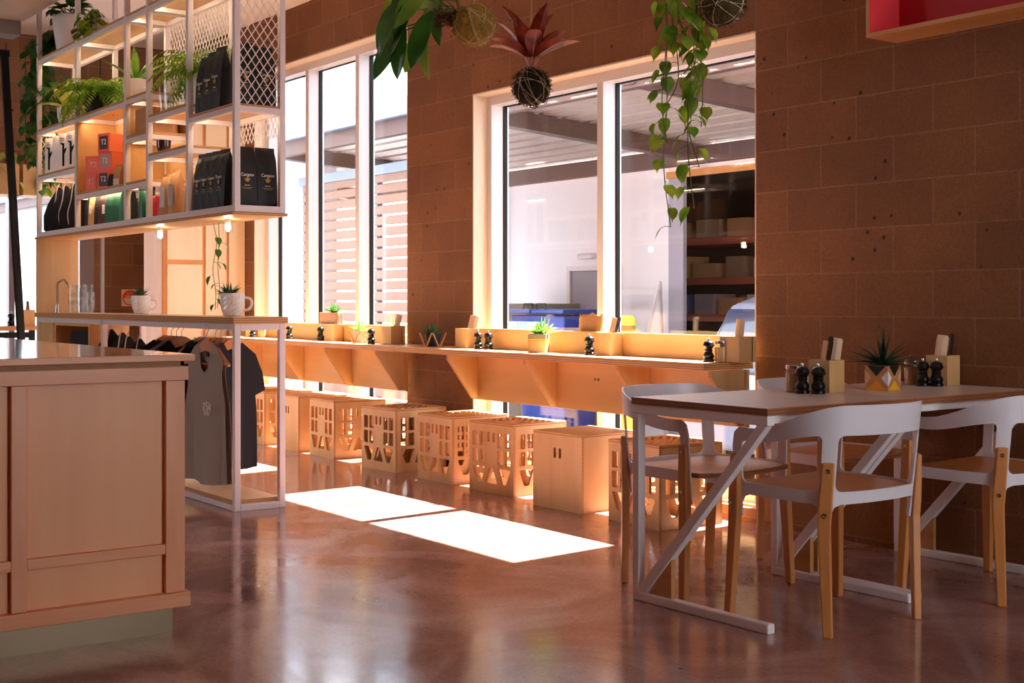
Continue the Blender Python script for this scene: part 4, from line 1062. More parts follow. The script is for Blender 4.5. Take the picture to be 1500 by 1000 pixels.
# plywood cube lining of the tea bay and backs of the narrow bay
b = BM(); box(b, -9.01, -8.995, RF+.004, RB-.004, 1.83, 2.305); box(b, -8.105, -8.09, RF+.004, RB-.004, 1.83, 2.305); box(b, -8.995, -8.105, RB-.03, RB-.012, 1.83, 2.305); fin('bay_box', b, 'plyx', t, local=L)
for z0, z1 in ((2.117, 2.31), (1.832, 2.07)):
    b = BM(); box(b, -8.05, -7.71, RB-.03, RB-.015, z0, z1); fin('bay_back', b, 'plyx', t, local=L)
for nm, o_, u_, v_, w_, h_ in (('e', (RX-.014, RF+q, 2.132), (0, 1, 0), (0, 0, 1), RB-RF-2*q, ZC-2.132), ('b', (-8.05, RB-.014, 2.36), (1, 0, 0), (0, 0, 1), .96, .46), ('c', (-7.05, RB-.014, 1.975), (1, 0, 0), (0, 0, 1), .59, .11), ('l', (-9.915, RF+q, 2.017), (0, 1, 0), (0, 0, 1), RB-RF-2*q, .29)):
    b = BM(); wiremesh(b, o_, u_, v_, w_, h_, .046, .066, .0035); fin('mesh_panel', b, 'mesh', t, local=L)
# bulbs under the base board
for k, (x, lab) in enumerate(((-7.84, 'small glowing bulb under the hanging shelf, further from the end post'), (-6.83, 'small glowing bulb under the hanging shelf, near its end corner'))):
    l = thing('bulb', lab, 'lamp', (x, 3.0, SB), 0, 'bulbs under the hanging shelf')
    b = BM(); lathe(b, [(.016, -.001), (.016, -.02), (.012, -.024)], 14); fin('socket', b, 'white', l, smooth=True)
    b = BM(); lathe(b, [(.010, -.024), (.014, -.034), (.014, -.055), (.008, -.066)], 14); fin('glowing_bulb', b, 'bulb', l, smooth=True)
    b = BM(); lathe(b, [(.026, -.022), (.028, -.05), (.026, -.078)], 16, cap=False); fin('glass_shade', b, 'clear', l, smooth=True)

# ---- coffee pouches
def pouch(name, label, loc, rz, h=.30, w=.12, d=.075, mt='blackbag', logo=True, group='black coffee pouches on the shelf', pr='offwhite'):
    t = thing(name, label, 'coffee bag' if logo else 'packet', loc, rz, group); b = BM(); n = 4
    st = [(0, 1, 1), (.02, 1.02, 1.05), (.25, 1.03, 1.1), (.6, 1.0, .95), (.8, .98, .6), (.92, .97, .2), (.94, 1, .07), (1.0, 1.0, .06)]; rs = []
    rg = random.Random(int(h*1000))
    for z, a, c in st:
        pts = []
        for i in range(7): pts.append((-w/2*a + w*a*i/6, -d/2*c*(1 - (.12*abs(i-3)/3 if z > .02 else 0))))
        pts.append((w/2*a*.97, 0))
        for i in range(6, -1, -1): pts.append((-w/2*a + w*a*i/6, d/2*c*(1 - (.12*abs(i-3)/3 if z > .02 else 0))))
        pts.append((-w/2*a*.97, 0))
        rs.append([b.verts.new((x+rg.gauss(0, .0012), y+rg.gauss(0, .0016), z*h)) for x, y in pts])
    m = len(rs[0])
    for p, q_ in zip(rs, rs[1:]):
        for i in range(m): b.faces.new((p[i], p[(i+1)%m], q_[(i+1)%m], q_[i]))
    b.faces.new(rs[0][::-1]); b.faces.new(rs[-1]); fin('pouch', b, mt, t, smooth=True)
    if logo:
        yy = -d*.56
        lettering('logo_lettering', 'Campos', .0245, pr, t, (0, yy-.001, h*.52), (88, 0, 0), squash=.92)
        b = BM(); hw = .017
        sheet(b, [(-hw, .014), (-.012, .002), (-.006, -.006), (.006, -.006), (.012, .002), (hw, .014), (.007, .010), (0, .028), (-.007, .010)], [], .0006, lambda u, v, w_: Vector((u, yy-.0015+w_, h*.42+v))); fin('logo_emblem', b, 'gold', t)
        lettering('small_print', 'Superior', .009, pr, t, (0, yy-.001, h*.345), (90, 0, 0))
        b = BM()
        for k, ww in enumerate((.06, .045)): box(b, -ww/2, ww/2, yy-.0012, yy-.0006, h*(.305-.022*k), h*(.311-.022*k))
        fin('small_print', b, 'gold', t)
    return t
# end of the unit, facing +X
k0 = pouch('coffee_bag', 'black coffee bag on the lowest shelf, end face, left of the two facing out', (-6.52, 2.955, SB+.052), 90, h=.315, w=.112)
dup(k0, 'black coffee bag on the lowest shelf, end face, right of the two facing out', (-6.52, 3.072, SB+.052), 90)
dup(k0, 'black coffee bag behind the mesh on the upper end shelf, left of two', (-6.53, 2.95, 2.134), 90, scale=(1, 1, 1.06))
dup(k0, 'black coffee bag behind the mesh on the upper end shelf, right of two', (-6.53, 3.068, 2.134), 90, scale=(1, 1, 1.02))
# side rows, seen edge on, facing front
for j, (x, lab) in enumerate(((-6.99, 'lowest shelf row of black coffee bags facing the room, leftmost of four'), (-6.895, 'lowest shelf row of black coffee bags facing the room, second of four'), (-6.795, 'lowest shelf row of black coffee bags facing the room, third of four'), (-6.69, 'lowest shelf row of black coffee bags facing the room, fourth, by the corner post'))):
    dup(k0, lab, (x, 2.925, SB+.052), 8, scale=(.86, 1, 1.0))
for j, (x, lab) in enumerate(((-6.955, 'upper end shelf row of black coffee bags facing the room, leftmost of three'), (-6.85, 'upper end shelf row of black coffee bags facing the room, middle of three'), (-6.745, 'upper end shelf row of black coffee bags facing the room, right one by the post'))):
    dup(k0, lab, (x, 2.925, 2.134), 8, scale=(.86, 1, 1.0+.04*j))
# kraft pouches with labels
kb = pouch('kraft_pouch', 'kraft pouch with a silver label on the lowest shelf, left of two side by side', (-7.57, 2.945, SB+.052), 14, h=.25, w=.085, d=.07, mt='kraft', logo=False, group='kraft pouches on the lowest shelf')
b = BM(); box(b, -.026, .026, -.0415, -.041, .05, .17); fin('label', b, plain('silver_label', '#c9bdb8', .25, .5), kb)
dup(kb, 'kraft pouch with a silver label on the lowest shelf, right of two side by side', (-7.43, 2.945, SB+.052), 10, scale=(1, 1, 1.05))
kp = pouch('kraft_pouch', 'plain kraft pouch behind the post, next to the black coffee bags', (-7.19, 2.96, SB+.052), 4, h=.26, w=.07, d=.06, mt='kraft', logo=False, group='kraft pouches on the lowest shelf')
dup(kp, 'plain kraft pouch right against the leftmost black coffee bag', (-7.1, 2.97, SB+.052), -4, scale=(1, 1, .97))
dup(kp, 'dark edged kraft pouch in shadow left of the narrow shelf post', (-7.30, 2.98, SB+.052), 2, scale=(.9, 1, .95))
# bottle
t = thing('swing_bottle', 'clear glass bottle with a wire stopper on the lowest shelf', 'bottle', (-7.655, 2.97, SB+.052))
b = BM(); lathe(b, [(.034, 0), (.036, .01), (.036, .06), (.03, .085), (.013, .105), (.012, .15), (.015, .155), (.015, .165)], 16); fin('bottle', b, 'clear', t, smooth=True)
b = BM(); lathe(b, [(.012, .165), (.013, .175), (.008, .182)], 12); fin('stopper', b, 'offwhite', t, smooth=True)
# cup, stacked cups
t = thing('dark_cup', 'dark brown cup alone on the mid shelf', 'cup', (-7.60, 2.93, 1.977))
b = BM(); lathe(b, [(.022, 0), (.036, .012), (.042, .04), (.043, .075), (.039, .075), (.036, .02)], 18); fin('cup', b, plain('brown_ceramic', '#3a1712', .2, coat=.5), t, smooth=True)
for k in range(4):
    b = BM(); lathe(b, [(.024, 0), (.034, .006), (.042, .026), (.040, .026), (.03, .008)], 16)
    o = tag(fin('white_cup', b, 'ceramic', smooth=True), 'white cup in the stack at the back of the lowest shelf, ' + ['bottom one', 'second from bottom', 'third from bottom', 'top one'][k], 'cup', 'stacked white cups'); o.location = (-7.86, 3.07, SB+.052+k*.03)
# tea boxes
def tea(name, label, loc, rz, mt, s=.125, txt='offwhite', patch='black'):
    t = thing(name, label, 'tea box', loc, rz, 'orange tea boxes'); h = s/2
    b = BM(); box(b, -h, h, -h, h, 0, s, 0); fin('carton', b, mt, t, bev=.002)
    b = BM(); box(b, -h, h, -h-.0008, -h-.0002, 0, s); fin('front_face', b, 'orange', t)
    b = BM(); box(b, -h*.72, h*.72, -h-.0014, -h-.0008, s*.14, s*.86); fin('label', b, patch, t)
    lettering('lettering', 'T2', s*.42, txt, t, (0, -h-.0018, s*.52), (90, 0, 0)); return t
M['maroon'] = plain('maroon_label', '#3a1216', .5); M['redlab'] = plain('bright_orange_label', '#f2602f', .5); M['greylab'] = plain('grey_label', '#b5857a', .5)
z0 = 1.83
tea('tea_box', 'orange tea box with dark T2 label, bottom row right', (-8.60, 2.955, z0), 20, 'orangel', .12, patch='maroon')
tea('tea_box', 'orange tea box with T2 label, middle of the stack of three', (-8.605, 2.965, z0+.121), 24, 'orangel', .12, patch='greylab')
tea('tea_box', 'orange tea box with dark T2 label, topmost of the stack', (-8.60, 2.96, z0+.242), 18, 'orangel', .12, patch='maroon')
tea('tea_box', 'orange tea box with orange T2 label, bottom row left', (-8.80, 2.935, z0), 22, 'orangel', .11, patch='redlab')
tea('tea_box', 'orange tea box on top of the left bottom box', (-8.82, 2.95, z0+.111), 34, 'orangel', .12, patch='redlab')
t = packet('dark_packet', 'small black packet leaning by the tea boxes', (-8.475, 2.93, z0), 30, 'blackmat', .07, .04, .09, False)
packet('kraft_packet', 'slim kraft packet with grey label at the right of the tea bay, front one', (-8.36, 2.93, z0), 16, 'kraft', .07, .05, .14, True)
packet('kraft_packet', 'slim kraft packet at the right of the tea bay, taller one behind', (-8.27, 2.99, z0), 10, 'kraft', .07, .05, .22, False)
# white appliance cartons in the far left bay
for k, (x, r_) in enumerate(((-9.80, 12), (-9.62, 10), (-9.47, 14), (-9.30, 12))):
    t = thing('grinder_carton', 'white carton printed with a black device, ' + ['leftmost of four', 'second of four', 'third of four', 'rightmost of four'][k] + ' on the far left shelf', 'box', (x, 2.96, 2.019), r_, 'white cartons on the far left shelf')
    b = BM(); box(b, -.055, .055, -.055, .055, 0, .26); fin('carton', b, 'boxwhite', t, bev=.002)
    if k != 1:
        b = BM(); sheet(b, rpoly([(-.006, .03), (.02, .03), (.02, .11), (.05, .15), (.05, .165), (.02, .15), (.02, .19), (-.03, .2), (-.03, .19), (-.006, .18)], .003), [], .0006, lambda u, v, w: Vector((u, -.0556-w, v))); fin('device_print', b, 'black', t)
        b = BM()
        for j in range(2): box(b, -.04, .02, -.0562, -.0555, .225-.014*j, .232-.014*j)
        fin('print_line', b, 'greylab', t)
# black aprons standing on the far left of lowest shelf
t0 = tote('black_cloth_bundle', 'black folded cloth standing on the far left of the lowest shelf, leftmost', 'cloth', -9.72, 2.965, SB+.052, 76, .32, .22, 'black cloths on the lowest shelf')
dup(t0, 'black folded cloth on the lowest shelf, second from the left', (-9.56, 2.965, SB+.052), 78)
dup(t0, 'black folded cloth on the lowest shelf, third, against the post', (-9.36, 2.965, SB+.052), 80)
t = thing('wood_spindle', 'pale turned wooden peg above the black cloths on the far left shelf', 'peg', (-9.28, 3.06, SB+.052)); b = BM(); lathe(b, [(.014, 0), (.014, .30), (.03, .31), (.036, .325), (.03, .34), (.01, .345)], 14); fin('peg', b, 'cutlery', t, smooth=True)
# packs under the tea bay
PK = [('black_pouch', -9.0, 'blackmat', .075, .25, 'narrow black pouch at the left under the tea bay'), ('kraft_pouch', -8.885, 'kraft', .075, .25, 'kraft pouch with a pale oval label under the tea bay'), ('black_pouch', -8.775, 'blackmat', .06, .24, 'black pouch right of the kraft one under the tea bay'),
      ('burgundy_pouch', -8.665, 'burg', .10, .22, 'burgundy pouch with a white tag under the tea bay'), ('green_pouch', -8.535, 'green', .10, .225, 'dark green pouch under the tea bay, left of two'), ('green_pouch', -8.41, 'green', .10, .225, 'dark green pouch under the tea bay, right of two'), ('black_pouch', -8.20, 'blackmat', .075, .23, 'black pouch with a white tag by the tea bay post')]
for nm, x, mt, w, h, lab in PK:
    t = packet(nm, lab, (x, 2.945, SB+.052), 10, mt, w, .06, h, False, 'pouches under the tea bay')
    if 'white tag' in lab:
        b = BM(); box(b, w*.1, w*.45, -.0335, -.033, .07, .13); fin('white_tag', b, 'offwhite', t)
    if 'oval' in lab:
        b = BM(); sheet(b, [(.02*math.cos(a*.52), .032*math.sin(a*.52)) for a in range(12)], [], .0006, lambda u, v, ww: Vector((u, -.034+ww, v+.11))); fin('oval_label', b, 'offwhite', t)
t = thing('green_canister', 'green canister with black lid in the narrow bay of the lowest shelf', 'canister', (-7.93, 2.95, SB+.052)); b = BM(); lathe(b, [(.048, 0), (.05, .01), (.05, .17), (.047, .175)], 20); fin('canister', b, 'green', t, smooth=True)
b = BM(); lathe(b, [(.05, .176), (.051, .2), (.03, .21)], 20); fin('lid', b, 'blackmat', t, smooth=True)
t = thing('red_canister', 'small red canister in the narrow bay beside the green one', 'canister', (-7.79, 2.95, SB+.052)); b = BM(); lathe(b, [(.034, 0), (.035, .006), (.035, .12), (.03, .13), (.02, .135)], 18); fin('canister', b, 'redcard', t, smooth=True)
# wooden crate in narrow bay
t = thing('plywood_bin', 'round cornered plywood bin in the narrow upper bay under the white pot', 'bin', (-7.86, 2.985, 2.117)); b = BM()
sheet(b, rpoly([(-.13, -.1), (.13, -.1), (.13, .1), (-.13, .1)], .05, 5), [rpoly([(-.12, -.09), (.12, -.09), (.12, .09), (-.12, .09)], .045, 5)], .15, lambda u, v, w: Vector((u, v, w))); sheet(b, rpoly([(-.125, -.095), (.125, -.095), (.125, .095), (-.125, .095)], .045, 5), [], .008, lambda u, v, w: Vector((u, v, w))); fin('bin_body', b, 'oak', t)
b = BM(); sheet(b, rpoly([(-.119, -.089), (.119, -.089), (.119, .089), (-.119, .089)], .045, 5), [], .04, lambda u, v, w: Vector((u, v, .09+w))); fin('bin_filling', b, 'black', t)
# ---- plants on the shelf
def geo_pot(b, r0, r1, h, n=7, c=(0,0,0)):
    rs = []
    for k, (r_, z) in enumerate(((r0, 0), (r1*1.02, h*.5), (r1, h), (r1*.9, h), (r1*.85, h*.85))):
        rs.append([b.verts.new((c[0]+r_*math.cos(6.283*(i+(.5 if k == 1 else 0))/n), c[1]+r_*math.sin(6.283*(i+(.5 if k == 1 else 0))/n), c[2]+z)) for i in range(n)])
    for k, (p, q_) in enumerate(zip(rs, rs[1:])):
        for i in range(n):
            if k == 0: b.faces.new((p[i], p[(i+1)%n], q_[i])); b.faces.new((p[(i+1)%n], q_[(i+1)%n], q_[i]))
            elif k == 1: b.faces.new((p[i], p[(i+1)%n], q_[(i+1)%n])); b.faces.new((p[i], q_[(i+1)%n], q_[i]))
            else: b.faces.new((p[i], p[(i+1)%n], q_[(i+1)%n], q_[i]))
    b.faces.new(rs[0][::-1]); b.faces.new(rs[-1])
t = thing('white_pot_plant', 'big white pot with leafy plant on the top shelf, far left', 'plant', (-9.60, 3.0, 2.872))
b = BM(); lathe(b, [(.085, 0), (.09, .01), (.125, .27), (.118, .275), (.11, .24)], 28); fin('pot', b, 'potwhite', t, smooth=True)
b = BM(); rg = random.Random(21)
for i in range(26):
    d = rvec(rg, 0, .9); leaf(b, Vector((0, 0, .27))+d*.09, d+Vector((0, 0, -.2)), .13, .085, curl=.9, kind='heart'); tube(b, [(0, 0, .22), tuple(Vector((0, 0, .27))+d*.09)], .003, 4, 1)
fin('leaves', b, ['leafdk', 'stem'], t, smooth=True)
t = thing('trailing_pothos', 'long trailing pothos hanging down past the left end of the shelf unit', 'plant', (-10.02, 2.92, 2.872))
b = BM(); lathe(b, [(.05, 0), (.055, .01), (.07, .16), (.06, .14)], 18, c=(.22, 0.2, 0)); fin('pot', b, 'potwhite', t, smooth=True)
b = BM(); rg = random.Random(8)
for i in range(13):
    x, y = rg.uniform(-.10, .06), rg.uniform(-.12, .08); ln = rg.uniform(.5, 1.0)
    vine(b, [(.22, .2, .14), (.08, .1, .22), (x, y, .1)] + [(x+rg.gauss(0, .03), y+rg.gauss(0, .03), -ln*k/4) for k in range(1, 5)], rg, .1, .042)
fin('vines', b, ['leafdk', 'stem'], t, smooth=True)
t = thing('small_white_pot', 'small white pot with pothos on the top shelf, right of the post', 'plant', (-9.02, 3.0, 2.872)); t.location.x = -8.9
b = BM(); lathe(b, [(.05, 0), (.055, .008), (.07, .13), (.064, .13), (.06, .11)], 22); fin('pot', b, 'potwhite', t, smooth=True)
b = BM(); rg = random.Random(31)
for i in range(5):
    a = rg.uniform(-2.4, 1.4); vine(b, [(0, 0, .1), (.06*math.cos(a), .06*math.sin(a), .17), (.14*math.cos(a), .12*math.sin(a), .12), (.16*math.cos(a), .13*math.sin(a), -.0+.03)], rg, .1, .04)
fin('vines', b, ['leaf', 'stem'], t, smooth=True)
t = thing('variegated_plant', 'pale yellow green plant in a faceted white pot on the left upper shelf', 'plant', (-9.58, 2.98, 2.352))
b = BM(); geo_pot(b, .055, .075, .13); fin('pot', b, 'potwhite', t)
b = BM(); rg = random.Random(5); rosette(b, (0, 0, .12), 15, .24, .075, rg, .1, 1, .8, 'oval', .3); fin('leaves', b, 'leafpale', t, smooth=True)
t = thing('fern_black_pot', 'bushy green fern in a black textured pot on the upper shelf', 'plant', (-8.98+.1, 2.97, 2.352))
b = BM(); lathe(b, [(.07, 0), (.085, .02), (.092, .09), (.085, .14), (.078, .14)], 24); fin('pot', b, plain('black_textured_pot', '#231f28', .5, bump=1.0, bscale=70), t, smooth=True)
b = BM(); fern(b, (0, 0, .14), 60, .36, random.Random(12), 2.0); fin('fronds', b, ['fern', 'stem'], t)
t = thing('snake_plant', 'upright dark green leaves in a faceted white pot above the narrow bay', 'plant', (-8.10+.14, 2.98, 2.357)); t.location.x = -8.2
b = BM(); geo_pot(b, .06, .082, .14); fin('pot', b, 'potwhite', t)
b = BM(); rosette(b, (0, 0, .13), 9, .24, .045, random.Random(6), .45, 1, .3, 'oval', .5); fin('leaves', b, 'succb', t, smooth=True)
for k, (x, y) in enumerate(((-7.66+.06, 2.95), (-7.47, 2.93), (-7.38, 3.0))):
    t = thing('glass_vase', 'clear fluted glass vase on the shelf under the fern, ' + ['left', 'middle', 'right'][k] + ' of three', 'vase', (x, y, 2.207), 0, 'glass vases under the fern')
    b = BM(); n = 20; rs = [[b.verts.new(((r_+(.003 if i % 2 else 0))*math.cos(6.283*i/n), (r_+(.003 if i % 2 else 0))*math.sin(6.283*i/n), z)) for i in range(n)] for r_, z in ((.036, 0), (.045, .1), (.05, .2), (.046, .2), (.033, .01))]
    for p, q_ in zip(rs, rs[1:]):
        for i in range(n): b.faces.new((p[i], p[(i+1)%n], q_[(i+1)%n], q_[i]))
    fin('vase', b, 'clear', t)
t = thing('fern_wooden_pot', 'bright fern in a pale square pot beside the upper black coffee bags', 'plant', (-7.14, 3.03, 2.207)); t.location.x = -7.19
b = BM(); box(b, -.085, .085, -.085, .085, 0, .19); fin('pot', b, 'potwhite', t, bev=.008)
b = BM(); fern(b, (0, 0, .2), 56, .38, random.Random(14), 1.8); fin('fronds', b, ['fern', 'stem'], t)
# vine climbing on a stick behind the mug
t = thing('hanging_vine', 'thin vine with round leaves hanging below the shelf behind the near mug', 'plant', (-7.26, 3.10, SB))
b = BM(); rg = random.Random(41)
vine(b, [(0, 0, 0), (.02, .01, -.12), (-.01, 0, -.26), (.03, .0, -.40), (.0, .01, -.50)], rg, .06, .07); vine(b, [(.07, 0, 0), (.08, 0, -.1), (.06, 0, -.25), (.085, 0, -.38), (.05, 0, -.49)], rg, .06, .11)
fin('vines', b, ['leafdk', 'stem'], t, smooth=True)
# ------------------------------------------------------------------ things on the window counter
def bar_box(label, x, y, rz=0): return cutlery_box('cutlery_box', label, (x, y, BZ), rz, w=.13, d=.085, h=.125, group='cutlery boxes on the window counter')
bar_box('plywood cutlery box at the left end of the near window backsplash', -6.955, 4.665); bar_box('plywood cutlery box mid way along the near window backsplash', -5.56, 4.665)
bar_box('plywood cutlery box at the right end of the near window backsplash', -4.60, 4.665); bar_box('plywood cutlery box in the middle of the far window backsplash', -8.72, 4.665)
bar_box('plywood cutlery box at the right end of the far window backsplash', -7.88, 4.665); bar_box('plywood cutlery box at the left end of the far window backsplash', -10.1, 4.665)
K = 'cutlery on the window counter'
for j, (x, lab) in enumerate(((-6.97, 'napkin in the leftmost near window cutlery box, left one'), (-6.94, 'napkin in the leftmost near window cutlery box, right one'))):
    knife('paper_napkin', lab, (x, 4.665, BZ+.012), (-6, 12), 15, 'napkin', K)
for j, (x, lab, kd) in enumerate(((-5.58, 'folded napkin leaning in the middle near window cutlery box', 'napkin'), (-5.545, 'steel knife leaning in the middle near window cutlery box', 'steel'))):
    knife('paper_napkin' if kd == 'napkin' else 'table_knife', lab, (x, 4.665, BZ+.012), (-4, 14), 20, kd, K)
knife('paper_napkin', 'brown napkin standing in the rightmost near window cutlery box', (-4.60, 4.665, BZ+.012), (-3, 4), 10, 'napkin', K)
for j, (x, lab, kd) in enumerate(((-8.74, 'wooden stick in the far window middle cutlery box', 'wood'), (-8.70, 'steel knife in the far window middle cutlery box', 'steel'))):
    knife('wooden_stirrer' if kd == 'wood' else 'table_knife', lab, (x, 4.665, BZ+.012), (-4, 14), 20, kd, K)
knife('paper_napkin', 'napkin leaning in the far window right end cutlery box', (-7.88, 4.665, BZ+.012), (-4, 14), 20, 'napkin', K)
for x, y, lab in ((-6.73, 4.60, 'black mill on the window counter by the left cutlery box, left of two'), (-6.67, 4.635, 'black mill on the window counter by the left cutlery box, right of two'), (-5.66, 4.61, 'black mill on the window counter left of the middle cutlery box'),
                  (-4.70, 4.58, 'black mill on the window counter by the right end jar'), (-7.96, 4.55, 'black mill on the window counter by the block column'), (-8.84, 4.62, 'black mill on the window counter left of the far middle cutlery box'), (-9.98, 4.60, 'black mill on the window counter seen through the rack end frame'), (-9.32, 4.6, 'black mill at the far part of the window counter')):
    dup(g0, lab, (x, y, BZ))
dup(j0, 'seasoning jar at the right end of the window counter', (-4.655, 4.625, BZ)); dup(j0, 'seasoning jar on the far window counter seen through the rack frame', (-9.85, 4.62, BZ))
def cross_pot(name, label, loc, rz, mt, lm, seed, h=.09, w=.058):
    t = thing(name, label, 'plant', loc, rz, 'crossed wood pots on the window counter')
    b = BM(); lathe(b, [(w*.72, .004), (w*.98, h), (w*.9, h), (w*.8, h*.8)], 6, mat=Matrix.Rotation(R(30), 4, 'Z')); fin('pot', b, mt, t)
    b = BM(); lathe(b, [(w*.85, h*.85), (w*.2, h*.9)], 12); fin('soil', b, 'soil', t)
    for k in range(4):
        rot = Matrix.Rotation(R(90*k), 4, 'Z'); b = BM(); p = lambda u, v: rot @ Vector((u, -w-.004, v))
        bar(b, p(-w, h), p(-.006, .0035), .008, .008, up=rot @ Vector((0, 1, 0))); bar(b, p(w, h), p(.006, .0035), .008, .008, up=rot @ Vector((0, 1, 0))); fin('crossed_stand', b, 'oak', t)
    b = BM(); r = random.Random(seed)
    for i in range(4): rosette(b, (r.uniform(-.025, .025), r.uniform(-.025, .025), h*.85), 9, .085, .02, r, .3, 1, .3, 'blade', .7)
    fin('leaves', b, lm, t, smooth=True); return t
M['potgrey'] = plain('grey_pot', '#b3a49d', .6)
cross_pot('succulent_pot', 'bright succulent in a grey pot with V shaped wood stand, by the far window', (-8.20, 4.60, BZ), 20, 'potgrey', 'succb', 51)
cross_pot('succulent_pot', 'dark succulent in a crossed wood stand in front of the block column', (-7.28, 4.62, BZ), 10, 'dkpot', 'succ', 52)
t = thing('banded_succulent', 'bright succulent in a pale wood pot with grey top and yellow band', 'plant', (-6.11, 4.60, BZ), 40)
w = .052
b = BM(); box(b, -w, w, -w, w, 0, .072); fin('pot', b, 'ply', t, bev=.003)
b = BM(); box(b, -w-.0004, w+.0004, -w-.0004, w+.0004, .072, .08); fin('yellow_band', b, 'yellow', t)
b = BM(); box(b, -w, w, -w, w, .08, .108); fin('grey_rim', b, plain('grey_paint', '#8f8276', .6), t, bev=.003)
b = BM(); r = random.Random(61)
for i in range(5): rosette(b, (r.uniform(-.03, .03), r.uniform(-.03, .03), .106), 10, .10, .022, r, .25, 1, .3, 'blade', .6)
fin('leaves', b, 'succb', t, smooth=True)
b = BM(); st = [(0, .08, .05), (.04, .085, .055), (.1, .08, .05), (.15, .085, .02), (.17, .08, .012)]; rs = []; rg = random.Random(4)
for z, a, c in st: rs.append([b.verts.new((a*math.cos(6.283*i/14)*(1+.05*rg.gauss(0, 1)), c*math.sin(6.283*i/14), z+(.01*rg.gauss(0, 1) if z > .14 else 0))) for i in range(14)])
for p, q_ in zip(rs, rs[1:]):
    for i in range(14): b.faces.new((p[i], p[(i+1)%14], q_[(i+1)%14], q_[i]))
b.faces.new(rs[0][::-1]); b.faces.new(rs[-1])
o = tag(fin('paper_bag', b, 'kraft'), 'crumpled brown paper bag on the ledge behind the near window backsplash', 'bag'); o.location = (-5.84, 4.768, BZ); o.scale = (1.3, .55, 1.25)
t = thing('ledge_planter', 'tan planter with dark succulents behind the far window backsplash', 'plant', (-8.93, 4.768, BZ)); 
b = BM(); box(b, -.16, .12, -.028, .026, 0, .21); fin('planter', b, 'oak', t, bev=.004)
b = BM(); r = random.Random(62)
for i in range(5): rosette(b, (r.uniform(-.12, .08), 0, .21), 9, .08, .02, r, .3, 1, .3, 'blade', .6)
fin('leaves', b, 'leafdk', t, smooth=True)
t = thing('ledge_succulent', 'small feathery succulent behind the right end of the far window backsplash', 'plant', (-8.02, 4.766, BZ))
b = BM(); lathe(b, [(.02, 0), (.024, .1), (.02, .1)], 12); fin('pot', b, 'potgrey', t, smooth=True)
b = BM(); rosette(b, (0, 0, .1), 22, .12, .01, random.Random(63), .3, 1, .3, 'blade', .6); fin('leaves', b, 'succb', t, smooth=True)

# ------------------------------------------------------------------ red box shelf on the wall
t = thing('red_wall_box', 'open oak wall box with red painted inside, top right corner', 'wall box', (-3.0, WY, 2.233)); L = t.location
x0, x1, y0, y1, z0, z1 = -3.74, -2.1, 4.583, WY-.002, 2.233, 2.95; k = .018
b = BM(); box(b, x0, x1, y0, y1, z0, z0+k); fin('base_board', b, 'oak', t, bev=.001, local=L)
b = BM(); box(b, x0, x1, y0, y1, z1-k, z1); fin('top_board', b, 'oak', t, local=L)
for a in (x0, x1-k):
    b = BM(); box(b, a, a+k, y0, y1, z0+k, z1-k); fin('side_board', b, 'oak', t, local=L)
b = BM(); box(b, x0+k, x1-k, y1-.012, y1-.002, z0+k, z1-k); fin('back_panel', b, plain('deep_red_paint', '#b0101c', .5), t, local=L)  # darker copy of the inside red, shade put into the colour
b = BM(); box(b, x0+k, x0+k+.003, y0+.002, y1-.013, z0+k, z1-k); fin('side_lining', b, plain('bright_red_paint', '#f04048', .5), t, local=L)  # lighter copy of the same red, painted as the lit end face

# ------------------------------------------------------------------ hanging string plants
def ball(b, r, seed, mi=0):
    n = 20; rg = random.Random(seed); rs = []
    for k in range(1, 14):
        a = math.pi*k/14; rs.append([b.verts.new(Vector((math.sin(a)*math.cos(6.283*i/n), math.sin(a)*math.sin(6.283*i/n), -math.cos(a)))*r*(1+rg.gauss(0, .032))) for i in range(n)])
    for p, q_ in zip(rs, rs[1:]):
        for i in range(n): b.faces.new((p[i], p[(i+1)%n], q_[(i+1)%n], q_[i]))
    b.faces.new(rs[0][::-1]); b.faces.new(rs[-1])
def twine(b, r, seed, n=11):
    rg = random.Random(seed)
    for i in range(n):
        a = rvec(rg, -1, 1); u = a.orthogonal().normalized(); v = a.cross(u)
        off = rg.uniform(-.35, .35); rr = math.sqrt(1-off*off)*r*1.06
        tube(b, [a*off*r + (u*math.cos(6.283*k/22)+v*math.sin(6.283*k/22))*rr for k in range(23)], .0011, 4, cap=False)
def moss_ball(name, label, loc, r, seed, mt):
    t = thing(name, label, 'plant', loc)
    b = BM(); ball(b, r, seed)
    rg = random.Random(seed)
    for i in range(700):
        d = rvec(rg, -1, 1); tube(b, [tuple(d*r*.98), tuple(d*r*1.05+rvec(rg, -1, 1)*r*.10), tuple(d*r*1.03+rvec(rg, -1, 1)*r*.22)], .0011, 3, cap=False)
    fin('moss_ball', b, mt, t, smooth=True)
    b = BM(); twine(b, r, seed+1); fin('twine', b, 'twine', t)
    b = BM(); tube(b, [(0, 0, r*.9), (0, 0, ZC-loc[2])], .003, 5); fin('cord', b, 'cord', t); return t
M['mossgold'] = plain('golden_moss', '#b08a34', .98, bump=1.0, bscale=140)
t = moss_ball('moss_ball_plant', 'golden moss ball with big green leaves spreading left, top centre', (-4.80, 3.26, 2.305), .088, 71, 'mossgold')
rt = Vector((.585, .811, 0)); b = BM(); rg = random.Random(72)
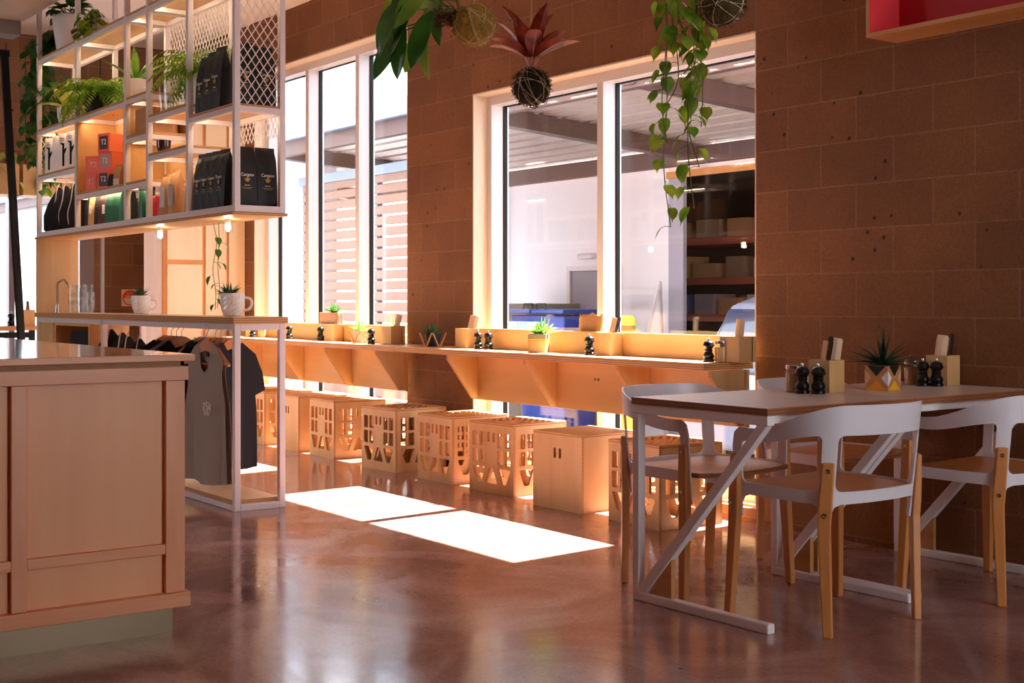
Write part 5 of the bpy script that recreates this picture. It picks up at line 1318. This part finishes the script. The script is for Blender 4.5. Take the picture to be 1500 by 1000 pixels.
for i in range(13):
    e = -rt*rg.uniform(.14, .34) + Vector((.811, -.585, 0))*rg.uniform(-.12, .10) + Vector((0, 0, rg.uniform(-.02, .22))); P = curve_pts([tuple(-rt*.06+Vector((0, 0, .03))), tuple(e*.55+Vector((0, 0, .04))), tuple(e)], 5)
    tube(b, P, .0032, 5, 1); d = (-rt*rg.uniform(.1, .8) + Vector((0, 0, -rg.uniform(.5, 1.2)))); leaf(b, e, d, rg.uniform(.2, .29), rg.uniform(.09, .13), up=-rt*.2+Vector((.7, -.6, .5))+rvec(rg, -1, 1)*.5, curl=rg.uniform(.1, .7), fold=.3, kind='oval', n=8, mi=2 if i % 3 == 0 else 0)
fin('leaves', b, [leaf_mat('broad_green_leaf', '#2a5a24', '#528a34', .3, .25, 5), 'stem', leaf_mat('fresh_green_leaf', '#6f9a34', '#a5c653', .4, .3, 5)], t, smooth=True)
b = BM(); rg = random.Random(73)
for i in range(160):
    s0 = -rt*rg.uniform(.05, .16)+Vector((rg.gauss(0, .015), rg.gauss(0, .015), .03+rg.gauss(0, .018))); tube(b, [tuple(s0), tuple(s0-rt*.03+rvec(rg, -1, 1)*.03)], .0014, 3, cap=False)
fin('fibrous_crown', b, plain('brown_fibre', '#4a2c18', .95), t)
t = moss_ball('moss_ball_plant', 'dark moss ball with red pink upright leaves hanging over the near window', (-4.89, 3.64, 2.081), .083, 75, 'moss2')
b = BM(); rg = random.Random(76)
for i in range(17):
    a = 2.4*i; el = .35+1.0*(i/16); d = Vector((math.cos(a)*math.cos(el), math.sin(a)*math.cos(el), math.sin(el))); s0 = Vector((0, 0, .075)); e = s0 + Vector((d.x*.04, d.y*.04, .06))
    tube(b, [s0, e], .004, 5, 1); leaf(b, e, d, rg.uniform(.2, .28), rg.uniform(.066, .088), curl=rg.uniform(.2, .6), fold=.45, kind='oval', n=7)
fin('leaves', b, ['leafred', plain('pink_stem', '#d98f80', .5)], t, smooth=True)
t = moss_ball('moss_ball_plant', 'bare looking dry moss ball at the top edge above the near window', (-3.30, 3.28, 2.135), .078, 79, 'moss')
b = BM(); rosette(b, (0, 0, .08), 8, .2, .05, random.Random(80), .5, 1, .3, 'oval', .3); fin('leaves', b, 'leafdk', t, smooth=True)
t = thing('trailing_pothos', 'long yellow green pothos trailing down in front of the near window', 'plant', (-3.83, 3.59, 2.44))
b = BM(); ball(b, .09, 81); fin('moss_ball', b, 'moss2', t, smooth=True)
b = BM(); tube(b, [(0, 0, .08), (0, 0, ZC-2.44)], .003, 5); fin('cord', b, 'cord', t)
b = BM(); rg = random.Random(83)
for i, ln in enumerate((1.05, .98, .82, .72, .6, .66, .5, .42, .36, .3)):
    a = rg.uniform(0, 6.28); x, y = .06*math.cos(a), .06*math.sin(a)
    if i == 0: x, y = -.035, -.05
    if i == 1: x, y = .045, .04
    vine(b, [(0, 0, .05), (x, y, .04), (x*1.1, y*1.1, -.1)] + [(x*1.0+rg.gauss(0, .018), y*1.0+rg.gauss(0, .018), -.1-(ln-.1)*k/4) for k in range(1, 5)], rg, .082, .058 if i > 1 else .075)
for i in range(8):
    d = rvec(rg, -.4, .5); leaf(b, d*.08, d+Vector((0, 0, -.4)), .14, .09, curl=.6, kind='heart', mi=2)
fin('vines', b, ['leaf', 'stem', 'leafdk'], t, smooth=True)

# ------------------------------------------------------------------ far end of the room
M['pp'] = grain('pale_ply', '#dcbb94', '#e6cbaa', 'z', .5, 0, .4)
t = thing('plywood_cupboard', 'tall plywood panelled cupboard in the far corner by the window', 'cupboard', (-10.8, 4.4, 0)); L = t.location
b = BM(); box(b, -11.04, -10.57, 4.07, WY-.004, 0, 2.6); fin('cupboard_body', b, grain('deep_ply', '#cf8a48', '#d99a58', 'z', .5, 0, .4), t, bev=.03, local=L)  # deeper orange paints the shade of the cupboard side into the ply
for a, c, z0, z1 in ((4.10, 4.405, .05, 1.40), (4.10, 4.405, 1.44, 2.58), (4.435, 4.62, .05, 2.58), (4.645, WY-.006, .05, 2.58)):
    b = BM(); box(b, -10.57, -10.55, a, c, z0, z1); fin('door_panel', b, 'pp', t, bev=.001, local=L)
b = BM(); box(b, -.004, .004, -.078, .078, -.078, .078); sg = tag(fin('wall_sign', b, plain('sign_cream', '#e8c49a', .6)), 'small cream wall sign with an orange red disc, behind the far mug', 'sign'); sg.location = (-11.995, 4.30, 1.125)
b = BM(); lathe(b, [(.07, 0), (.07, .002)], 28, mat=Matrix.Translation((.004, 0, 0)) @ Matrix.Rotation(R(90), 4, 'Y')); fin('sign_disc', b, plain('sign_red', '#d8381c', .5), sg)
b = BM(); sheet(b, [(.06*math.cos(R(a_)), .06*math.sin(R(a_))) for a_ in range(180, 361, 12)], [], .001, lambda u, v, w: Vector((.0065+w, u, v))); fin('sign_half_disc', b, 'kraftl', sg)
lettering('lettering', 'FIRE', .026, 'offwhite', sg, (.0072, 0, .036), (90, 0, 90)); lettering('lettering', 'PANEL', .026, 'offwhite', sg, (.0072, 0, .012), (90, 0, 90))
t = thing('black_steel_frame', 'tall black steel frame leaning at the left edge behind the service counter', 'frame', (-10.3, 2.8, 0)); L = t.location
b = BM(); bar(b, (-10.3, 2.90, 0), (-10.3, 2.73, 2.95), .05, .05); fin('leaning_leg', b, 'blackmat', t, bev=.004, local=L)
b = BM(); bar(b, (-10.3, 2.2, 0), (-10.3, 2.35, 2.95), .05, .05); fin('leaning_leg', b, 'blackmat', t, bev=.004, local=L)
b = BM(); box(b, -10.325, -10.275, 2.30, 2.765, 2.93, 2.98); fin('top_bar', b, 'blackmat', t, bev=.004, local=L)
b = BM(); box(b, -10.42, -10.38, 2.67, 2.70, 0, 2.93); box(b, -10.42, -10.3, 2.67, 2.70, 2.93, 2.97); fin('rear_post', b, 'blackmat', t, bev=.004, local=L)
t = thing('wall_bench', 'narrow plywood bar table on black legs by the glazed end door', 'table', (-11.1, 2.6, 0)); L = t.location
b = BM(); box(b, -11.35, -10.9, 1.6, 3.32, .86, .895, 0, 1); fin('bench_top', b, ['top', 'plye'], t, bev=.002, local=L)
for y in (1.7, 3.1):
    for x in (-11.3, -10.98):
        b = BM(); box(b, x, x+.04, y, y+.04, 0, .86); fin('leg', b, 'blackmat', t, local=L)
b = BM(); box(b, -10.98, -10.94, 1.74, 3.1, .80, .845); fin('front_rail', b, 'blackmat', t, local=L)
cutlery_box('cutlery_box', 'wooden cutlery box with utensils on the bar table at far left', (-11.0, 3.1, .895), 0, .1, .09, .13)
for k, (dy, lab, kd) in enumerate(((-.02, 'wooden utensil in the far left cutlery box, left one', 'wood'), (.02, 'wooden utensil in the far left cutlery box, right one', 'wood'))):
    knife('wooden_stirrer', lab, (-11.0, 3.1+dy, .905), (0, 6-12*k), 90, kd, 'utensils far left')
dup(g0, 'black mill on the bar table at far left', (-11.0, 2.97, .895))
for k, (y0, y1) in enumerate(((2.2, 2.95), (2.98, 3.7))):
    t = thing('planter_box', ['plywood planter box hung at far left, the left one behind the black frame', 'plywood planter box hung at far left, beside the trailing pothos'][k], 'planter', (-10.85, (y0+y1)/2, 1.93), 0, 'hanging planter boxes'); L = t.location
    b = BM(); box(b, -11.0, -10.98, y0, y1, 1.93, 2.17); box(b, -10.72, -10.70, y0, y1, 1.93, 2.17); box(b, -10.98, -10.72, y0, y0+.02, 1.93, 2.17); box(b, -10.98, -10.72, y1-.02, y1, 1.93, 2.17); box(b, -10.98, -10.72, y0+.02, y1-.02, 1.93, 1.95); fin('planter', b, 'plyx', t, local=L)
    b = BM(); box(b, -10.98, -10.72, y0+.02, y1-.02, 2.1, 2.14); fin('soil', b, 'soil', t, local=L)
    b = BM(); rg = random.Random(90+k)
    for i in range(9):
        x, y = rg.uniform(-10.95, -10.72), rg.uniform(y0+.05, y1-.05); ln = rg.uniform(.05, .3)
        vine(b, [(x, y, 2.14), (x+.03, y, 2.27), (-10.66, y+rg.uniform(-.1, .1), 2.22), (-10.66, y+rg.uniform(-.1, .1), 2.2-ln)], rg, .1, .05)
    fin('vines', b, ['leafpale' if k == 0 else 'leaf', 'stem'], t, smooth=True, local=L)
    for y in (y0+.06, y1-.06):
        b = BM(); tube(b, [(-10.85, y, 2.13), (-10.85, y, 3.14)], .004, 5); fin('cord', b, 'black', t, local=L)
